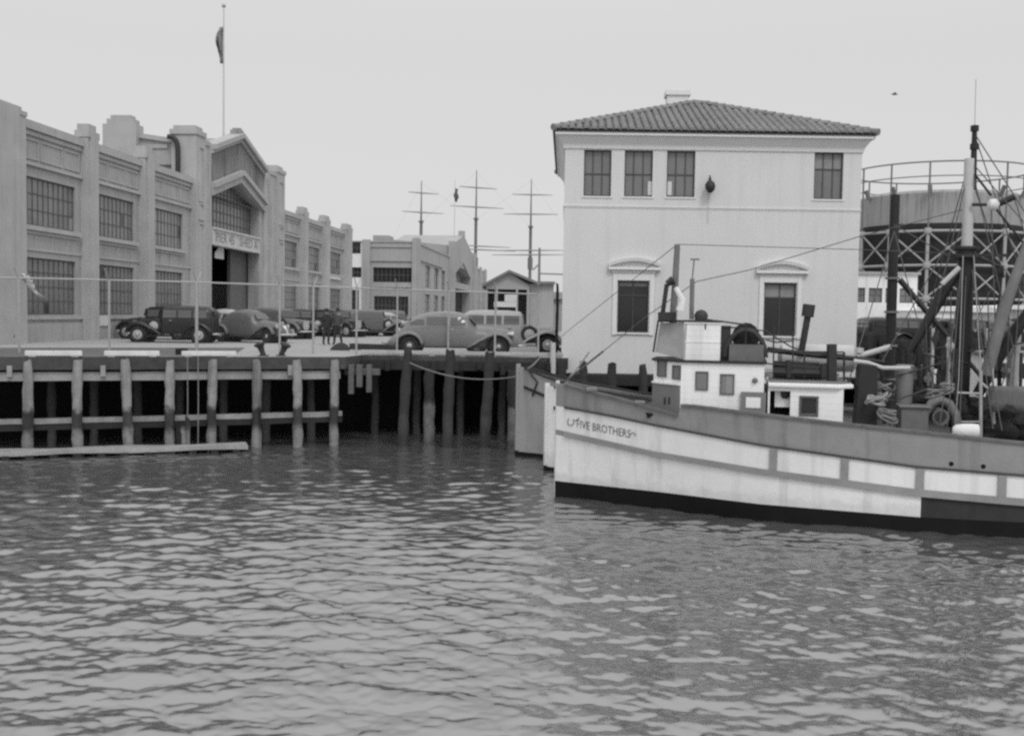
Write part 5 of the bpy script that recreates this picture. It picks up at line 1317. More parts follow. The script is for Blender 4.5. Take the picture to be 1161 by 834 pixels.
    p0, p1, p2 = F.px(751, 358, .8), F.px(756, 322, .8), F.px(757, 317, .8); mb = MB(); mb.tube([F.P(*p0, .8), F.P(*p1, .8)], .06, 8); mb.tube([F.P(p1[0], p1[1], .8), F.P(p2[0] + .15, p2[1], .8)], [.08, .12], 8); mb.fbox(F, p0[0] - .1, p0[0] + .35, p0[1] - .12, p0[1] + .1, .6, 1.0); mb.build('air_horn', IRON, t, True)
    p0, p1, p2 = F.px(784, 362, .9), F.px(785, 316, .9), F.px(787, 294, .9); mb = MB(); mb.tube([F.P(*p0, .9), F.P(*p1, .9)], .06, 8); mb.tube([F.P(*p1, .9), F.P(*p2, .9)], .02, 6); mb.fbox(F, p2[0] - .1, p2[0] + .14, p2[1] - .02, p2[1] + .02, .88, .92); mb.build('lamp_pole', IRON_M, t, True)
    p0 = F.px(795, 357, 1.0); mb = MB(); mb.lathe(F.P(p0[0], p0[1] - .2, 1.0), [(.1, 0), (.16, .05), (.18, .2), (.12, .3), (.02, .34)], 12); mb.build('compass_lamp', IRON, t, True)
    p0, p1 = F.px(771, 352, 1.2), F.px(766, 326, 1.2); mb = MB(); mb.tube([F.P(*p0, 1.2), F.P(p0[0] + .05, (p0[1] + p1[1]) / 2, 1.2), F.P(*p1, 1.2)], .11, 8, .06); mb.build('rolled_flag', CANVAS_W, t, True)
    p0, p1 = F.px(800, 362, 1.2), F.px(846, 368, 1.2); mb = MB(); mb.tube([F.P(*p0, 1.2), F.P(*p1, 1.2)], .025, 6); mb.tube([F.P(p0[0], p0[1], 1.2), F.P(p0[0], p0[1] - .25, 1.2)], .02, 6); mb.tube([F.P(p1[0], p1[1], 1.2), F.P(p1[0], p1[1] - .7, 1.2)], .02, 6); mb.build('hand_rail', IRON, t, True)
    # net roller aft of the bridge
    tr0, tr1 = F.px(822, 405, 1.2)[0], F.px(868, 408, 1.2)[0]; zt = F.px(835, 374, 1.2)[1]; zb = zR + .065
    mb = MB(); mb.fbox(F, tr0 + .1, tr1 - .05, zb, zb + .42, -.9, 1.25); mb.build('roller_housing', GEAR, t)
    mb = MB()
    for dd in (1.15, -.8):
        mb.tube([F.P((tr0 + tr1) / 2 - math.cos(q) * (tr1 - tr0) / 2, zb + .1 + math.sin(q) * (zt - zb - .1), dd) for q in np.linspace(0, math.pi, 15)], .065, 8)
    for q in (.5, 1.1, 1.7, 2.4): mb.tube([F.P((tr0 + tr1) / 2 - math.cos(q) * (tr1 - tr0) / 2, zb + .1 + math.sin(q) * (zt - zb - .1), dd) for dd in (-.8, 1.15)], .045, 6)
    mb.fbox(F, tr0 - .12, tr0 + .12, zb, zt + .1, .6, 1.1)
    mb.build('roller_hoop', IRON, t, True)
    mb = MB(); mb.lathe(F.P((tr0 + tr1) / 2, zb + .62, -.7), [(.35, 0), (.35, .08), (.24, .1), (.22, 1.5), (.35, 1.55), (.35, 1.65)], 16, axis=F.n); mb.build('net_drum', NET, t, True)
    # aft low house
    dA = 1.46; tC, tD_ = tB + .102, F.px(956, 460, dA)[0]; zA = (F.px(868, 436, dA)[1] + F.px(950, 443, dA)[1]) / 2
    hA = lambda px, py: F.px(px, py, dA)
    do = (hA(870, 455)[0] + .06, hA(896, 455)[0], hA(883, 471)[1], hA(883, 443)[1]); wi = (hA(908.5, 460)[0], hA(925.5, 460)[0], hA(917, 469)[1], hA(917, 451)[1])
    mb = MB(); mb.wall(F, tC, tD_, zD, zA, [do, wi], dA, .08)
    mb.quad(F.P(tD_, zD, dA), F.P(tD_, zA, dA), F.P(tD_, zA, -dA), F.P(tD_, zD, -dA)); mb.quad(F.P(tC, zD, -dA), F.P(tD_, zD, -dA), F.P(tD_, zA, -dA), F.P(tC, zA, -dA)); ah = mb.build('deckhouse', HOUSE_W, t, recalc=False)
    mb = MB(); slab(mb, [(tC, dA + .1), (tD_ - .1, dA + .1), (tD_ + .25, dA - .2), (tD_ + .25, -dA), (tC, -dA)], zA + .003, zA + .11); mb.build('roof', HOUSE_W, ah, bevel=.03)
    mb = MB(); slab(mb, [(tC + .05, dA - .02), (tD_ - .12, dA - .02), (tD_ + .1, dA - .3), (tD_ + .1, -dA + .1), (tC + .05, -dA + .1)], zA + .113, zA + .17); mb.build('roof_felt', HOUSE_G, ah)
    mb = MB(); mb.fbox(F, tC + .01, tD_ - .2, zD, zA - .02, -1.2, .9); mb.build('interior_screen', BLACK, ah)  # black box painting in the shade inside the cabin
    mb = MB(); q0, q1 = hA(879, 445)[0], hA(897, 445)[0]; mb.fbox(F, q0, q1, hA(886, 462)[1], hA(886, 444)[1], .95, 1.25); mb.lathe(F.P((q0 + q1) / 2 + .06, hA(888, 447)[1], 1.26), [(.1, 0), (.12, .05), (.02, .12)], 10, 1, axis=F.n); mb.build('far_opening_light', [HOUSE_W, IRON], ah)  # white block added to stand in for daylight through the far opening
    mb = MB(); e = .05; a, b, c, ee = wi; mb.fbox(F, a - e, a, c - e, ee + e, dA + .002, dA + .03); mb.fbox(F, b, b + e, c - e, ee + e, dA + .002, dA + .03); mb.fbox(F, a, b, c - e, c, dA + .002, dA + .03); mb.fbox(F, a, b, ee, ee + e, dA + .002, dA + .03); w = mb.build('window', FRAME_M, ah)
    mb = MB(); mb.fbox(F, a, b, c, ee, dA - .05, dA - .03); mb.build('pane', GLASS_D, w)
    q0, zz1 = F.px(840, 444, d + .08); q1, zz0 = F.px(868, 468.5, d + .08); mb = MB(); mb.fbox(F, q0, q1, zz0, zz1, d + .05, d + .09); ed = .13
    dr = mb.build('cabin_door', HOUSE_G, t); mb = MB(); mb.fbox(F, q0 + ed, q1 - ed, zz0 + ed, zz1 - ed, d + .0905, d + .1); mb.build('door_panel', HOUSE_W, dr)
    # things on the low roof: dark raft, rails, exhaust
    zr = zA + .195; g = lambda px, py, dd: F.P(*F.px(px, py, dd), dd)
    mb = MB(); x0, x1 = F.px(876, 426, 1)[0], F.px(938, 432, 1)[0]
    for j, dd in enumerate((1.0, .55, .1, -.35)): mb.tube([F.P(x0 + .1 * j, zr + .15, dd), F.P(x1 - .1 * j, zr + .15, dd)], [.14, .14], 8)
    mb.tube([F.P(x0, zr + .34, .8), F.P(x1 - .2, zr + .32, .75)], .1, 8); mb.build('stowed_spars', MASTD, t, True)
    mb = MB(); mb.lathe(F.P(x0 + .15, zr + .5, -.2), [(.2, 0), (.36, .1), (.36, 1.9), (.2, 2.0)], 14, axis=F.u); mb.build('roof_tank', mat('pale_tank_paint', .45, .7, .12, 4), t, True)
    mb = MB(); mb.tube([g(870, 396, .8), g(925, 403, .8), g(978, 407, .8), g(1003, 411, .8)], .075, 8, .05); mb.build('light_boom', MASTD, t, True)
    mb = MB(); mb.tube([g(908, 402, .2), g(916, 357, .2)], .085, 10); mb.tube([g(915.5, 359, .2), g(917.5, 345, .2)], .16, 12); mb.build('exhaust_stack', IRON, t, True)
    mb = MB(); 
    for px, y0, y1, r in ((943, 436, 390, .13), (934, 428, 412, .1), (894, 428, 408, .07), (899, 430, 375, .02), (957, 440, 399, .03), (912, 428, 398, .025), (877, 430, 370, .02)): mb.tube([g(px, y0, 1.1), g(px, y1, 1.1)], r, 8)
    mb.build('roof_post', IRON, t, True)
    mb = MB()
    for pts in (((868, 398), (957, 399)), ((870, 412), (900, 415), (957, 418)), ((818, 370), (868, 375), (895, 392), (905, 396)), ((880, 396), (915, 399), (957, 402)), ((945, 432), (965, 433)), ((868, 385), (880, 388), (900, 386))): mb.tube([g(x, y, 1.1) for x, y in pts], .022, 6)
    mb.build('roof_rail', IRON, t, True)
    # deck gear
    def lump(name, cx, cy, dd, rx, rz, m, seed, flat=.7):
        mb = MB(); c = g(cx, cy, dd); n = 36; ring = []; sv = Vector((seed * 3.1, seed, 0))
        for i in range(20):
            f = -1 + 2 * i / 19; w = math.sqrt(max(.01, 1 - f * f)); row = []
            for q in np.linspace(0, 6.2832, n + 1)[:-1]:
                o = Vector((w * math.cos(q), w * math.sin(q), f)); k = 1 + .30 * noise.noise(o * 1.6 + sv) + .22 * noise.noise(o * 4 + sv) + .12 * noise.noise(o * 9 + sv)
                row.append(c + F.u * (rx * o.x * k) + F.n * (rx * flat * o.y * k) + Vector((0, 0, rz * o.z * k)))
            ring.append(row)
        mb.rings(ring, True, True); return mb.build(name, m, t, True)
    def coil(cx, cy, dd, r, m, seed):
        rr = random.Random(seed); mb = MB(); c = g(cx, cy, dd)
        for k in range(6):
            tl = Vector((rr.uniform(-.25, .25), rr.uniform(-.25, .25), 1)); e = r * rr.uniform(.7, 1.0); h = rr.uniform(-.7, .7) * r
            mb.tube([c + F.u * (e * math.cos(q)) + F.n * (e * .8 * math.sin(q)) + Vector((0, 0, h * .7 + e * (tl.x * math.cos(q) + tl.y * math.sin(q)) * 2)) for q in np.linspace(0, 6.2832, 17)], .022, 6)
        return mb.build('rope_coil', m, t, True, split=False)
    def vent(name, pxa, pxb, yt, yb, dd, m, wtop=1.0):
        a, z1 = F.px((pxa + pxb) / 2, yt, dd); z0 = 1.4; r = (F.px(pxb, yt, dd)[0] - F.px(pxa, yt, dd)[0]) / 2; mb = MB()
        mb.lathe(F.P(a, z0, dd), [(r * wtop, 0), (r, z1 - z0 - .06), (r * 1.06, z1 - z0 - .05), (r * 1.06, z1 - z0), (r * .8, z1 - z0 + .02)], 18); return mb.build(name, m, t, True)
    a, z1 = F.px(971, 412, .9); b = F.px(995, 412, .9)[0]; mb = MB(); mb.hexa([F.P(a - .05, 1.5, .4), F.P(b + .02, 1.5, .4), F.P(b + .02, 1.5, 1.2), F.P(a - .05, 1.5, 1.2), F.P(a + .05, z1, .45), F.P(b - .02, z1, .45), F.P(b - .02, z1, 1.15), F.P(a + .05, z1, 1.15)]); mb.build('engine_casing', mat('dark_casing', .022, .7, .2, 4), t, bevel=.03)
    mb = MB(); mb.tube([g(968, 409, 1.1), g(984, 411, 1.1), g(1001, 417, 1.1), g(1032, 417, 1.1)], .05, 8); mb.tube([g(972, 404, .6), g(1010, 393, .6)], .07, 8); mb.tube([g(974, 400, .6), g(975, 394, .6)], .1, 10); mb.build('pale_boom', MASTL, t, True)
    vent('ventilator', 1015.5, 1036.5, 414, 470, .7, mat('ventilator_paint', .17, .6, .08, 4), .8)
    mb = MB(); a, z1 = F.px(1022, 462, 1.5); b = F.px(1053, 464, 1.5)[0]; mb.fbox(F, a, b, 1.6, z1, .9, 1.5); mb.fbox(F, a - .06, b + .06, z1, z1 + .06, .85, 1.56); mb.build('deck_locker', GEAR, t, bevel=.02)
    c = g(1066, 470, 1.2); mb = MB()
    mb.tube([c + F.u * (-.42) + Vector((0, 0, -.4)), c + F.u * -.36, c + F.u * -.2 + Vector((0, 0, .28)), c + Vector((0, 0, .36)), c + F.u * .2 + Vector((0, 0, .28)), c + F.u * .36, c + F.u * .42 + Vector((0, 0, -.4))], .11, 10); mb.lathe(c - F.n * .5 + Vector((0, 0, -.05)), [(.20, 0), (.20, .1), (.14, .12), (.14, .5), (.2, .52), (.2, .6)], 18, axis=F.n); mb.build('winch', GEAR, t, True)
    mb = MB(); mb.lathe(c + F.n * .11 + Vector((0, 0, -.02)), [(.13, 0), (.13, .03), (.02, .035)], 16, axis=F.n); mb.build('winch_drum', IRON, t, True)
    for k, (px, py, dd, r, m) in enumerate(((993, 457, 1.3, .26, ROPE_L), (1006, 471, 1.5, .24, ROPE), (1000, 441, .9, .22, ROPE), (1012, 447, .4, .22, ROPE_L), (1060, 446, 1.0, .22, ROPE), (1074, 440, .8, .2, ROPE_L))): coil(px, py, dd, r, m, 30 + k)
    lump('net_bundle', 1046, 452, .3, .5, .42, NET, 3); lump('net_bundle', 1080, 462, .6, .35, .4, NET, 4)
    for k, (px, y0, y1, dd, r, m) in enumerate(((1003, 480, 425, .9, .05, IRON), (1042, 470, 392, .5, .06, MASTD), (1056, 462, 372, .3, .05, MASTL), (1066, 460, 405, .6, .04, IRON), (1076, 480, 382, .4, .07, MASTL), (1083, 470, 395, .9, .03, IRON), (1120, 470, 372, -.3, .05, MASTL), (1133, 465, 365, -.6, .06, MASTD), (1156, 470, 400, .3, .05, IRON), (1127, 480, 410, .9, .035, STEEL_L))):
        mb = MB(); mb.tube([g(px, y0, dd), g(px + (k % 3 - 1) * 2, y1, dd)], r, 8, r * .8); mb.build('stanchion', m, t, True)
    for k, (px, py, dd, m) in enumerate(((1043, 398, .4, IRON), (1060, 384, .3, IRON), (1077, 392, .4, MASTL), (1068, 412, .6, IRON), (1082, 420, .8, IRON), (1125, 388, -.2, IRON), (1140, 420, -.4, IRON_M), (1118, 402, .2, IRON), (1052, 430, .4, IRON_M))):
        c_ = g(px, py, dd); mb = MB(); mb.lathe(c_ - F.n * .1, [(.05, 0), (.10, .02), (.08, .06), (.08, .14), (.10, .18), (.05, .2)], 12, axis=F.n); mb.fbox(Frame(c_, F.u, F.n), -.03, .03, c_.z - .16, c_.z + .18, -.11, .11); mb.build('pulley_block', m, t, True, split=False)
    mb = MB()
    for pts in (((1003, 430, .9), (1066, 412, .9)), ((1020, 452, 1.3), (1060, 438, 1.0), (1100, 446, .8)), ((1040, 400, .4), (1098, 412, .2)), ((1110, 460, .8), (1161, 452, .6)), ((1098, 398, .2), (1165, 388, .2))): mb.tube([g(*p_) for p_ in pts], .022, 6)
    mb.build('gear_rail', IRON, t, True)
    for k, (px, py, dd, r1, r2) in enumerate(((1128, 478, .2, .9, .55), (1150, 472, -.3, 1.0, .7), (1110, 474, -.5, .7, .5), (1175, 480, .3, .9, .55))): lump('net_pile', px, py, dd, r1, r2, NET, 50 + k)
    c0, c1 = g(1080, 489, 1.9), g(1109, 490, 1.9); mb = MB(); mb.tube([c0, c0.lerp(c1, .12), c0.lerp(c1, .4), c0.lerp(c1, .75), c1], [.1, .17, .2, .21, .2], 10); mb.build('canvas_fender', CANVAS_W, t, True)
    mb = MB(); q = [g(1122, 437, 1.2), g(1165, 438, 1.2)]; rows = [[q[0].lerp(q[1], i / 8) + F.n * .05 * math.sin(i * 1.8 + j) + Vector((0, 0, -.55 * j / 4 - (.1 * math.sin(i * 1.1) if j == 4 else 0))) for i in range(9)] for j in range(5)]; mb.rings(rows, False); o = mb.build('hung_canvas', mat('dull_canvas', .13, .95, .2, 4), t, True, recalc=False); o.modifiers.new('thickness', 'SOLIDIFY').thickness = .03
    # mast, topmast, booms
    dm = 0.0
    a, zc = F.px(1096, 290, dm); zt = F.px(1100, 180, dm)[1]; ax = F.px(1099, 180, dm)[0]
    mb = MB(); mb.tube([F.P(a - .03, 1.2, dm), F.P(a, zc, dm)], .215, 14, .2); mb.build('lower_mast', MASTD, t, True)
    mb = MB(); mb.tube([F.P(a, zc, dm), F.P(ax, zt, dm)], .14, 14, .12); mb.build('upper_mast', MASTL, t, True)
    mb = MB(); mb.lathe(F.P(a, zc - .08, dm), [(.2, 0), (.38, .03), (.38, .1), (.22, .13), (.22, .22), (.3, .24), (.3, .3), (.18, .32)], 16); mb.fbox(F, a - .42, a + .95, zc - .02, zc + .05, -.09, .09); mb.build('mast_collar', IRON, t, True)
    p0, p1, p2, p3 = [F.px(x, y, -.2) for x, y in ((1103, 215), (1105, 148), (1106.5, 90), (1105, 165))]
    mb = MB(); mb.tube([F.P(*p0, -.2), F.P(*p1, -.2)], .09, 10, .06); mb.lathe(F.P(p1[0], p1[1] - .02, -.2), [(.1, 0), (.1, .14), (.02, .16)], 10); mb.lathe(F.P(p3[0], p3[1] - .1, -.2), [(.11, 0), (.11, .14), (.02, .16)], 10); mb.build('topmast', MASTD, t, True)
    mb = MB(); mb.tube([F.P(*p1, -.2), F.P(*p2, -.2)], .006, 5); mb.build('aerial', WIRE, t)
    mb = MB(); mb.tube([g(1084, 310, .1), g(1062, 345, .15), g(1033, 398, .2)], [.1, .14, .09], 10); mb.build('derrick_boom', MASTD, t, True)
    mb = MB(); mb.tube([g(1068, 322, .6), g(1088, 303, .6)], .06, 8); mb.build('topping_block', MASTL, t, True)
    mb = MB(); mb.tube([g(1178, 338, .4), g(1135, 398, .4), g(1108, 448, .3)], [.13, .17, .13], 10); mb.build('main_boom', MASTD, t, True)
    mb = MB(); mb.tube([g(1172, 258, .9), g(1140, 345, .9), g(1118, 425, .8)], [.10, .14, .15], 10); mb.build('cargo_boom', IRON_M, t, True)
    mb = MB(); mb.tube([g(1152, 370, -.5), g(1146, 460, -.5), g(1145, 500, -.5)], .14, 10); mb.build('side_davit', mat('weathered_davit', .3, .8, .2, 4), t, True)
    mb = MB(); mb.tube([g(1102, 232, .2), g(1122, 232, .2)], .04, 8); mb.tube([g(1128, 233, .2), g(1150, 223, .2)], .08, 8); mb.tube([g(1127, 234, .2), g(1160, 275, .3)], .03, 6); mb.tube([g(1107, 200, .2), g(1124, 222, .2)], .03, 6); mb.build('spreader', MASTD, t, True)
    p = F.px(1125, 232, .25); mb = MB(); mb.lathe(F.P(p[0] - .12, p[1], .25), [(.05, 0), (.13, .06), (.15, .2), (.05, .28)], 12, axis=F.u); mb.build('masthead_lamp', CANVAS_W, t, True)
    mb = MB(); mb.tube([g(1112, 292, .2), g(1128, 300, .3), g(1136, 303, .3), g(1137, 315, .3)], .05, 8); mb.lathe(g(1131, 313, .3), [(.05, 0), (.09, .05), (.09, .18), (.02, .22)], 10); mb.build('deck_lamp', IRON, t, True)
    # shrouds and deck frame
    mb = MB()
    for pts, r in ((((1112, 500), (1112, 420)), .04), (((1083, 480), (1087, 430), (1092, 290)), .012), (((1085, 445), (1112, 446)), .025), (((1090, 478), (1112, 478)), .02), (((1112, 420), (1104, 290)), .012), (((1108, 430), (1120, 440)), .03)): mb.tube([g(x, y, 1.3) for x, y in pts], r, 8)
    mb.build('shroud_frame', STEEL_L, t, True)
    mb = MB()
    def line(pts, r=.012, dd=0.0): mb.tube([g(x, y, q) for x, y, q in pts], r, 5)
    line(((1098, 236, 0), (975, 268, 0), (850, 306, 0), (790, 319, 0), (735, 357, 0), (684, 398, 0)), .012)
    line(((684, 398, 0), (655, 421, 0), (640, 433, 0)), .03)
    line(((768, 277, .6), (975, 283, .3), (1096, 288, 0)), .010)
    mb.tube([g(768, 277, .6), atY(632.5, 384, 42.9)], .011, 5)
    for pts in (((1104, 150, -.2), (1161, 320, 0)), ((1104, 150, -.2), (1200, 300, 0)), ((1100, 182, 0), (1150, 400, .8)), ((1100, 182, 0), (1060, 360, .3)), ((1097, 240, 0), (1036, 396, .2)), ((1100, 182, 0), (1168, 260, .8)), ((1096, 292, 0), (1088, 480, 1.6)), ((1104, 210, 0), (1135, 300, .5)), ((1150, 223, .2), (1180, 330, .3)), ((1124, 234, .2), (1130, 420, .8)), ((1075, 275, .3), (1000, 410, .9)), ((1035, 398, .2), (1090, 455, .3)), ((1110, 446, .3), (1165, 300, .9)), ((1160, 275, .3), (1148, 440, .8)), ((1092, 290, 0), (1066, 478, 1.7)), ((1092, 290, 0), (1074, 482, 1.7)), ((1100, 290, 0), (1126, 486, 1.7)), ((1100, 290, 0), (1136, 488, 1.7)), ((1098, 186, 0), (1020, 470, -1.6)), ((1014, 262, -2), (960, 440, 1.0)), ((1014, 262, -2), (1060, 440, .6)), ((1014, 255, -2), (1092, 300, 0)), ((1078, 330, .5), (1078, 440, .6)), ((1050, 366, .3), (1052, 450, .4)), ((1120, 330, .2), (1122, 470, .4)), ((1145, 330, .9), (1140, 470, .6)), ((1155, 380, .3), (1128, 460, .5)), ((1098, 400, .1), (1160, 372, .2)), ((1030, 400, .2), (1076, 392, .4))): line(pts, .015)
    mb.build('rigging', WIRE, t, recalc=False)
    # foredeck: windlass, anchor roller, bitts
    a, z = F.px(700, 446, .0); mb = MB(); mb.lathe(F.P(4.2 - 1.6, zd(2.6) + .3, -.45), [(.22, 0), (.22, .05), (.12, .1), (.12, .8), (.22, .85), (.22, .9)], 14, axis=F.n); mb.fbox(F, 2.45, 2.75, zd(2.6), zd(2.6) + .3, -.3, .3); mb.build('windlass', IRON_M, t, True)
    mb = MB(); p = H.P(1.05, z_rl(1.05) + .1, 1, -.05); mb.box(p.x - .14, p.x + .16, p.y - .12, p.y + .1, p.z - .06, p.z + .05); p = H.P(2.4, z_rl(2.4) + .1, 1, -.05); mb.box(p.x - .14, p.x + .14, p.y - .1, p.y + .1, p.z - .06, p.z + .04); mb.build('fairlead', IRON_M, t, bevel=.03)
    p = H.P(tstep - .75, z_rl(tstep - .75) - .16, 1, .01); mb = MB(); mb.prism([p + F.u * -.14 + Vector((0, 0, .07)), p + F.u * .1 + Vector((0, 0, .05)), p + F.u * -.08 + Vector((0, 0, -.08))], F.n * .02); mb.build('freeing_port', HULL_K, t)
    mb = MB()
    for px in (1078, 1115): 
        q = next(x / 50 for x in range(300, 800) if proj(H.P(x / 50, 1.9))[0] > px); p = H.P(q, z_sh(q) + .14, 1, -.02); mb.lathe(p, [(.055, 0), (.055, .03), (.03, .035)], 10, axis=F.n)
    mb.build('scupper', HULL_K, t, True)
    return H
HB = make_white_boat()

def small_boat(label, S, deg, L, hb, z_pts, mats, rub=None, house=None, bow_line=False, mast=None, stemw=HULL_W):
    H = Hull(S, deg, [(0, .05), (.6, .3 * hb / 1.3), (1.5, .65 * hb / 1.3), (3, hb * .86), (5, hb), (L * .7, hb), (L, hb * .7)], [(0, .02), (1, .14), (3, .1), (6, .02)], L)
    F = H.F; t = thing('fishing_boat', label, 'boat', F.P(L / 2, 0, 0), 'moored fishing boats')
    zr = lambda q: float(np.interp(q, [p[0] for p in z_pts], [p[1] for p in z_pts]))
    ts = [0, .2, .5, 1, 1.5, 2.2, 3, 4, 5, 6.5, 8, L * .85, L]
    rub = rub or .55
    rows = [lambda q: -.8, lambda q: .0, lambda q: .16, lambda q: zr(q) - rub, lambda q: zr(q)]
    hull_mesh(H, ts, rows, mats, lambda q, j, s: (1, 1, 0, 2)[j], t)
    mb = MB()
    for side in (1, -1):
        strip(H, ts[1:], lambda q: zr(q) - rub - .06, lambda q: zr(q) - rub + .04, side, .003, .05, mb); strip(H, ts[1:], zr, lambda q: zr(q) + .06, side, -.12, .05, mb)
    mb.build('rub_rail', TIMB_D, t)
    mb = MB(); mb.tube([F.P(-.05, -.4, 0), F.P(-.05, .2, 0)], .08, 8, mi=1); mb.tube([F.P(-.05, .2, 0), F.P(-.05, zr(0) + .1, 0)], .085, 8); mb.build('stem_post', [stemw, HULL_K], t, True)
    mb = MB(); mb.rings([[H.P(q, zr(q) - .4, 1, -.04), H.P(q, zr(q) - .4, -1, -.04)] for q in ts], False); mb.build('deck', DECKM, t)
    if house:
        a, b, w, z0, z1, m = house
        mb = MB(); mb.fbox(F, a, b, z0, z1, -w, w); hs = mb.build('wheelhouse', m, t, bevel=.02)
        mb = MB(); mb.fbox(F, a - .15, b + .15, z1 + .002, z1 + .1, -w - .12, w + .12); mb.build('roof', HOUSE_G, hs)
        for k in range(2):
            x = a + .3 + k * (b - a - .4) / 2; mb = MB(); mb.fbox(F, x, x + .45, z1 - .75, z1 - .25, w + .002, w + .02); mb.build('window', GLASS_D, hs)
    if mast:
        a, z1, r, m, bm_ = mast
        mb = MB(); mb.tube([F.P(a, 1, 0), F.P(a, z1, 0)], r, 12, r * .8); mb.build('mast', m, t, True)
        for (x0, zz0, x1, zz1) in bm_: mb = MB(); mb.tube([F.P(x0, zz0, 0), F.P(x1, zz1, .3)], .09, 8, .06); mb.build('boom', m, t, True)
        mb = MB()
        for k in range(4): mb.lathe(F.P(a, zz := 3.2 + k * 1.0, 0), [(r * 1.25, 0), (r * 1.25, .06)], 12)
        mb.build('mast_band', IRON_M, t, True)
    if bow_line:
        mb = MB(); mb.tube([H.P(.35, zr(.35) + .05, 1, .05), H.P(.55, zr(.5) - .15, 1, .06), H.P(.75, zr(.6) - .3, 1, .05), H.P(.62, zr(.6) - .62, 1, .05), H.P(.55, zr(.6) - .8, 1, .06)], .035, 6); mb.build('anchor_shank', IRON, t, True)
    return H
c = atY(620.5, 540, 33.6)
H2 = small_boat('white bowed boat between the big white boat and the slate boat', (c.x, 33.6), -11, 15, 1.28, [(0, 2.72), (1.5, 2.5), (4, 2.2), (8, 1.95), (15, 2.1)], [HULL_W, HULL_K, HULL_W], .62, (6.3, 8.6, .9, 1.5, 3.3, HOUSE_W), mast=(F_s := 10.3, 8.7, .17, MASTD, [(10.5, 6.2, 12.8, 3.4)]))
c = atY(588, 500, 37.2)
H3 = small_boat('slate grey boat with dark rub rail moored by the dark piles', (c.x, 37.2), -11, 15, 1.25, [(0, 3.15), (1.0, 2.85), (2.2, 2.55), (4, 2.25), (8, 2.0), (15, 2.1)], [HULL_N, HULL_K, HULL_N], .62, (6.5, 8.8, .85, 1.5, 3.0, HOUSE_G), bow_line=True, stemw=HULL_N)
c = atY(985, 480, 36.0)
H4 = small_boat('dark boat with white wheelhouse behind the big boat engine casing', (c.x, 36.2), -8, 13, 1.4, [(0, 3.0), (2, 2.6), (5, 2.2), (13, 2.2)], [HULL_D, HULL_K, HULL_G], .5, (3.4, 5.6, 1.0, 1.5, 3.9, HOUSE_W), mast=(6.6, 7.0, .1, MASTL, [(6.7, 4.2, 9.6, 3.6)]))
c = atY(1062, 470, 39.0)
H5 = small_boat('dark boat with grey wheelhouse farthest right among the moored boats', (c.x, 39.2), -6, 13, 1.4, [(0, 3.1), (2, 2.7), (5, 2.3), (13, 2.3)], [HULL_D, HULL_K, HULL_D], .5, (2.6, 5.0, 1.0, 1.5, 4.1, HOUSE_G), mast=(6.2, 6.6, .09, MASTD, [(6.3, 4.6, 9.0, 4.0)]))

for i, (px, yt, y) in enumerate([(978, 398, 40.5), (1003, 404, 40.6), (1031, 396, 40.5), (1052, 401, 40.6), (1082, 399, 40.4), (1121, 395, 40.6), (1147, 400, 40.4)]):
    a = atY(px, yt, y)
    wd = ['beside the corner of the white building', 'second from the white building', 'third from the white building', 'fourth from the white building', 'just left of the tall mast', 'just right of the tall mast', 'nearest the right picture edge'][i]
    pile('dark wharf pile behind the moored boats, ' + wd, a, (a.x, a.y, -1.5), .17, PILE_D, 'wharf piles behind the boats', seed=200 + i)
for i, (px, w_, h_) in enumerate([(985, 2.2, 1.7), (1030, 2.8, 1.4), (1075, 2.0, 1.9), (1118, 2.6, 1.5), (1160, 2.6, 1.8)]):
    c = atY(px, 400, 46.5); t = thing('net_rack', ['dark net hung on a rack next to the white building', 'low dark net rack, second from the white building', 'tall dark net rack left of the tall mast', 'low dark net rack right of the tall mast', 'dark net rack nearest the right picture edge'][i], 'net rack', (c.x, c.y, 2.7), 'net racks on the wharf')
    for sx in (-1, 1): mb = MB(); mb.beam((c.x + sx * w_ / 2, c.y, 2.7), (c.x + sx * w_ / 2, c.y, 2.7 + h_ + .35), .12); mb.build('upright', TIMB, t)
    mb = MB(); mb.beam((c.x - w_ / 2 - .2, c.y, 2.7 + h_), (c.x + w_ / 2 + .2, c.y, 2.7 + h_), .1); mb.build('crossbar', TIMB_L, t)
    mb = MB(); rows = []
    for j in range(9):
        f = j / 8; rows.append([Vector((c.x - w_ / 2 + w_ * k / 14, c.y - .12 - .16 * math.sin(k * 1.3 + i) * (.4 + f) - .1 * f, 2.7 + h_ + .06 - (h_ - .15 + .2 * math.sin(k * .9 + i * 2)) * f)) for k in range(15)])
    mb.rings(rows, False); o = mb.build('net', NET, t, True, recalc=False); o.modifiers.new('thickness', 'SOLIDIFY').thickness = .06
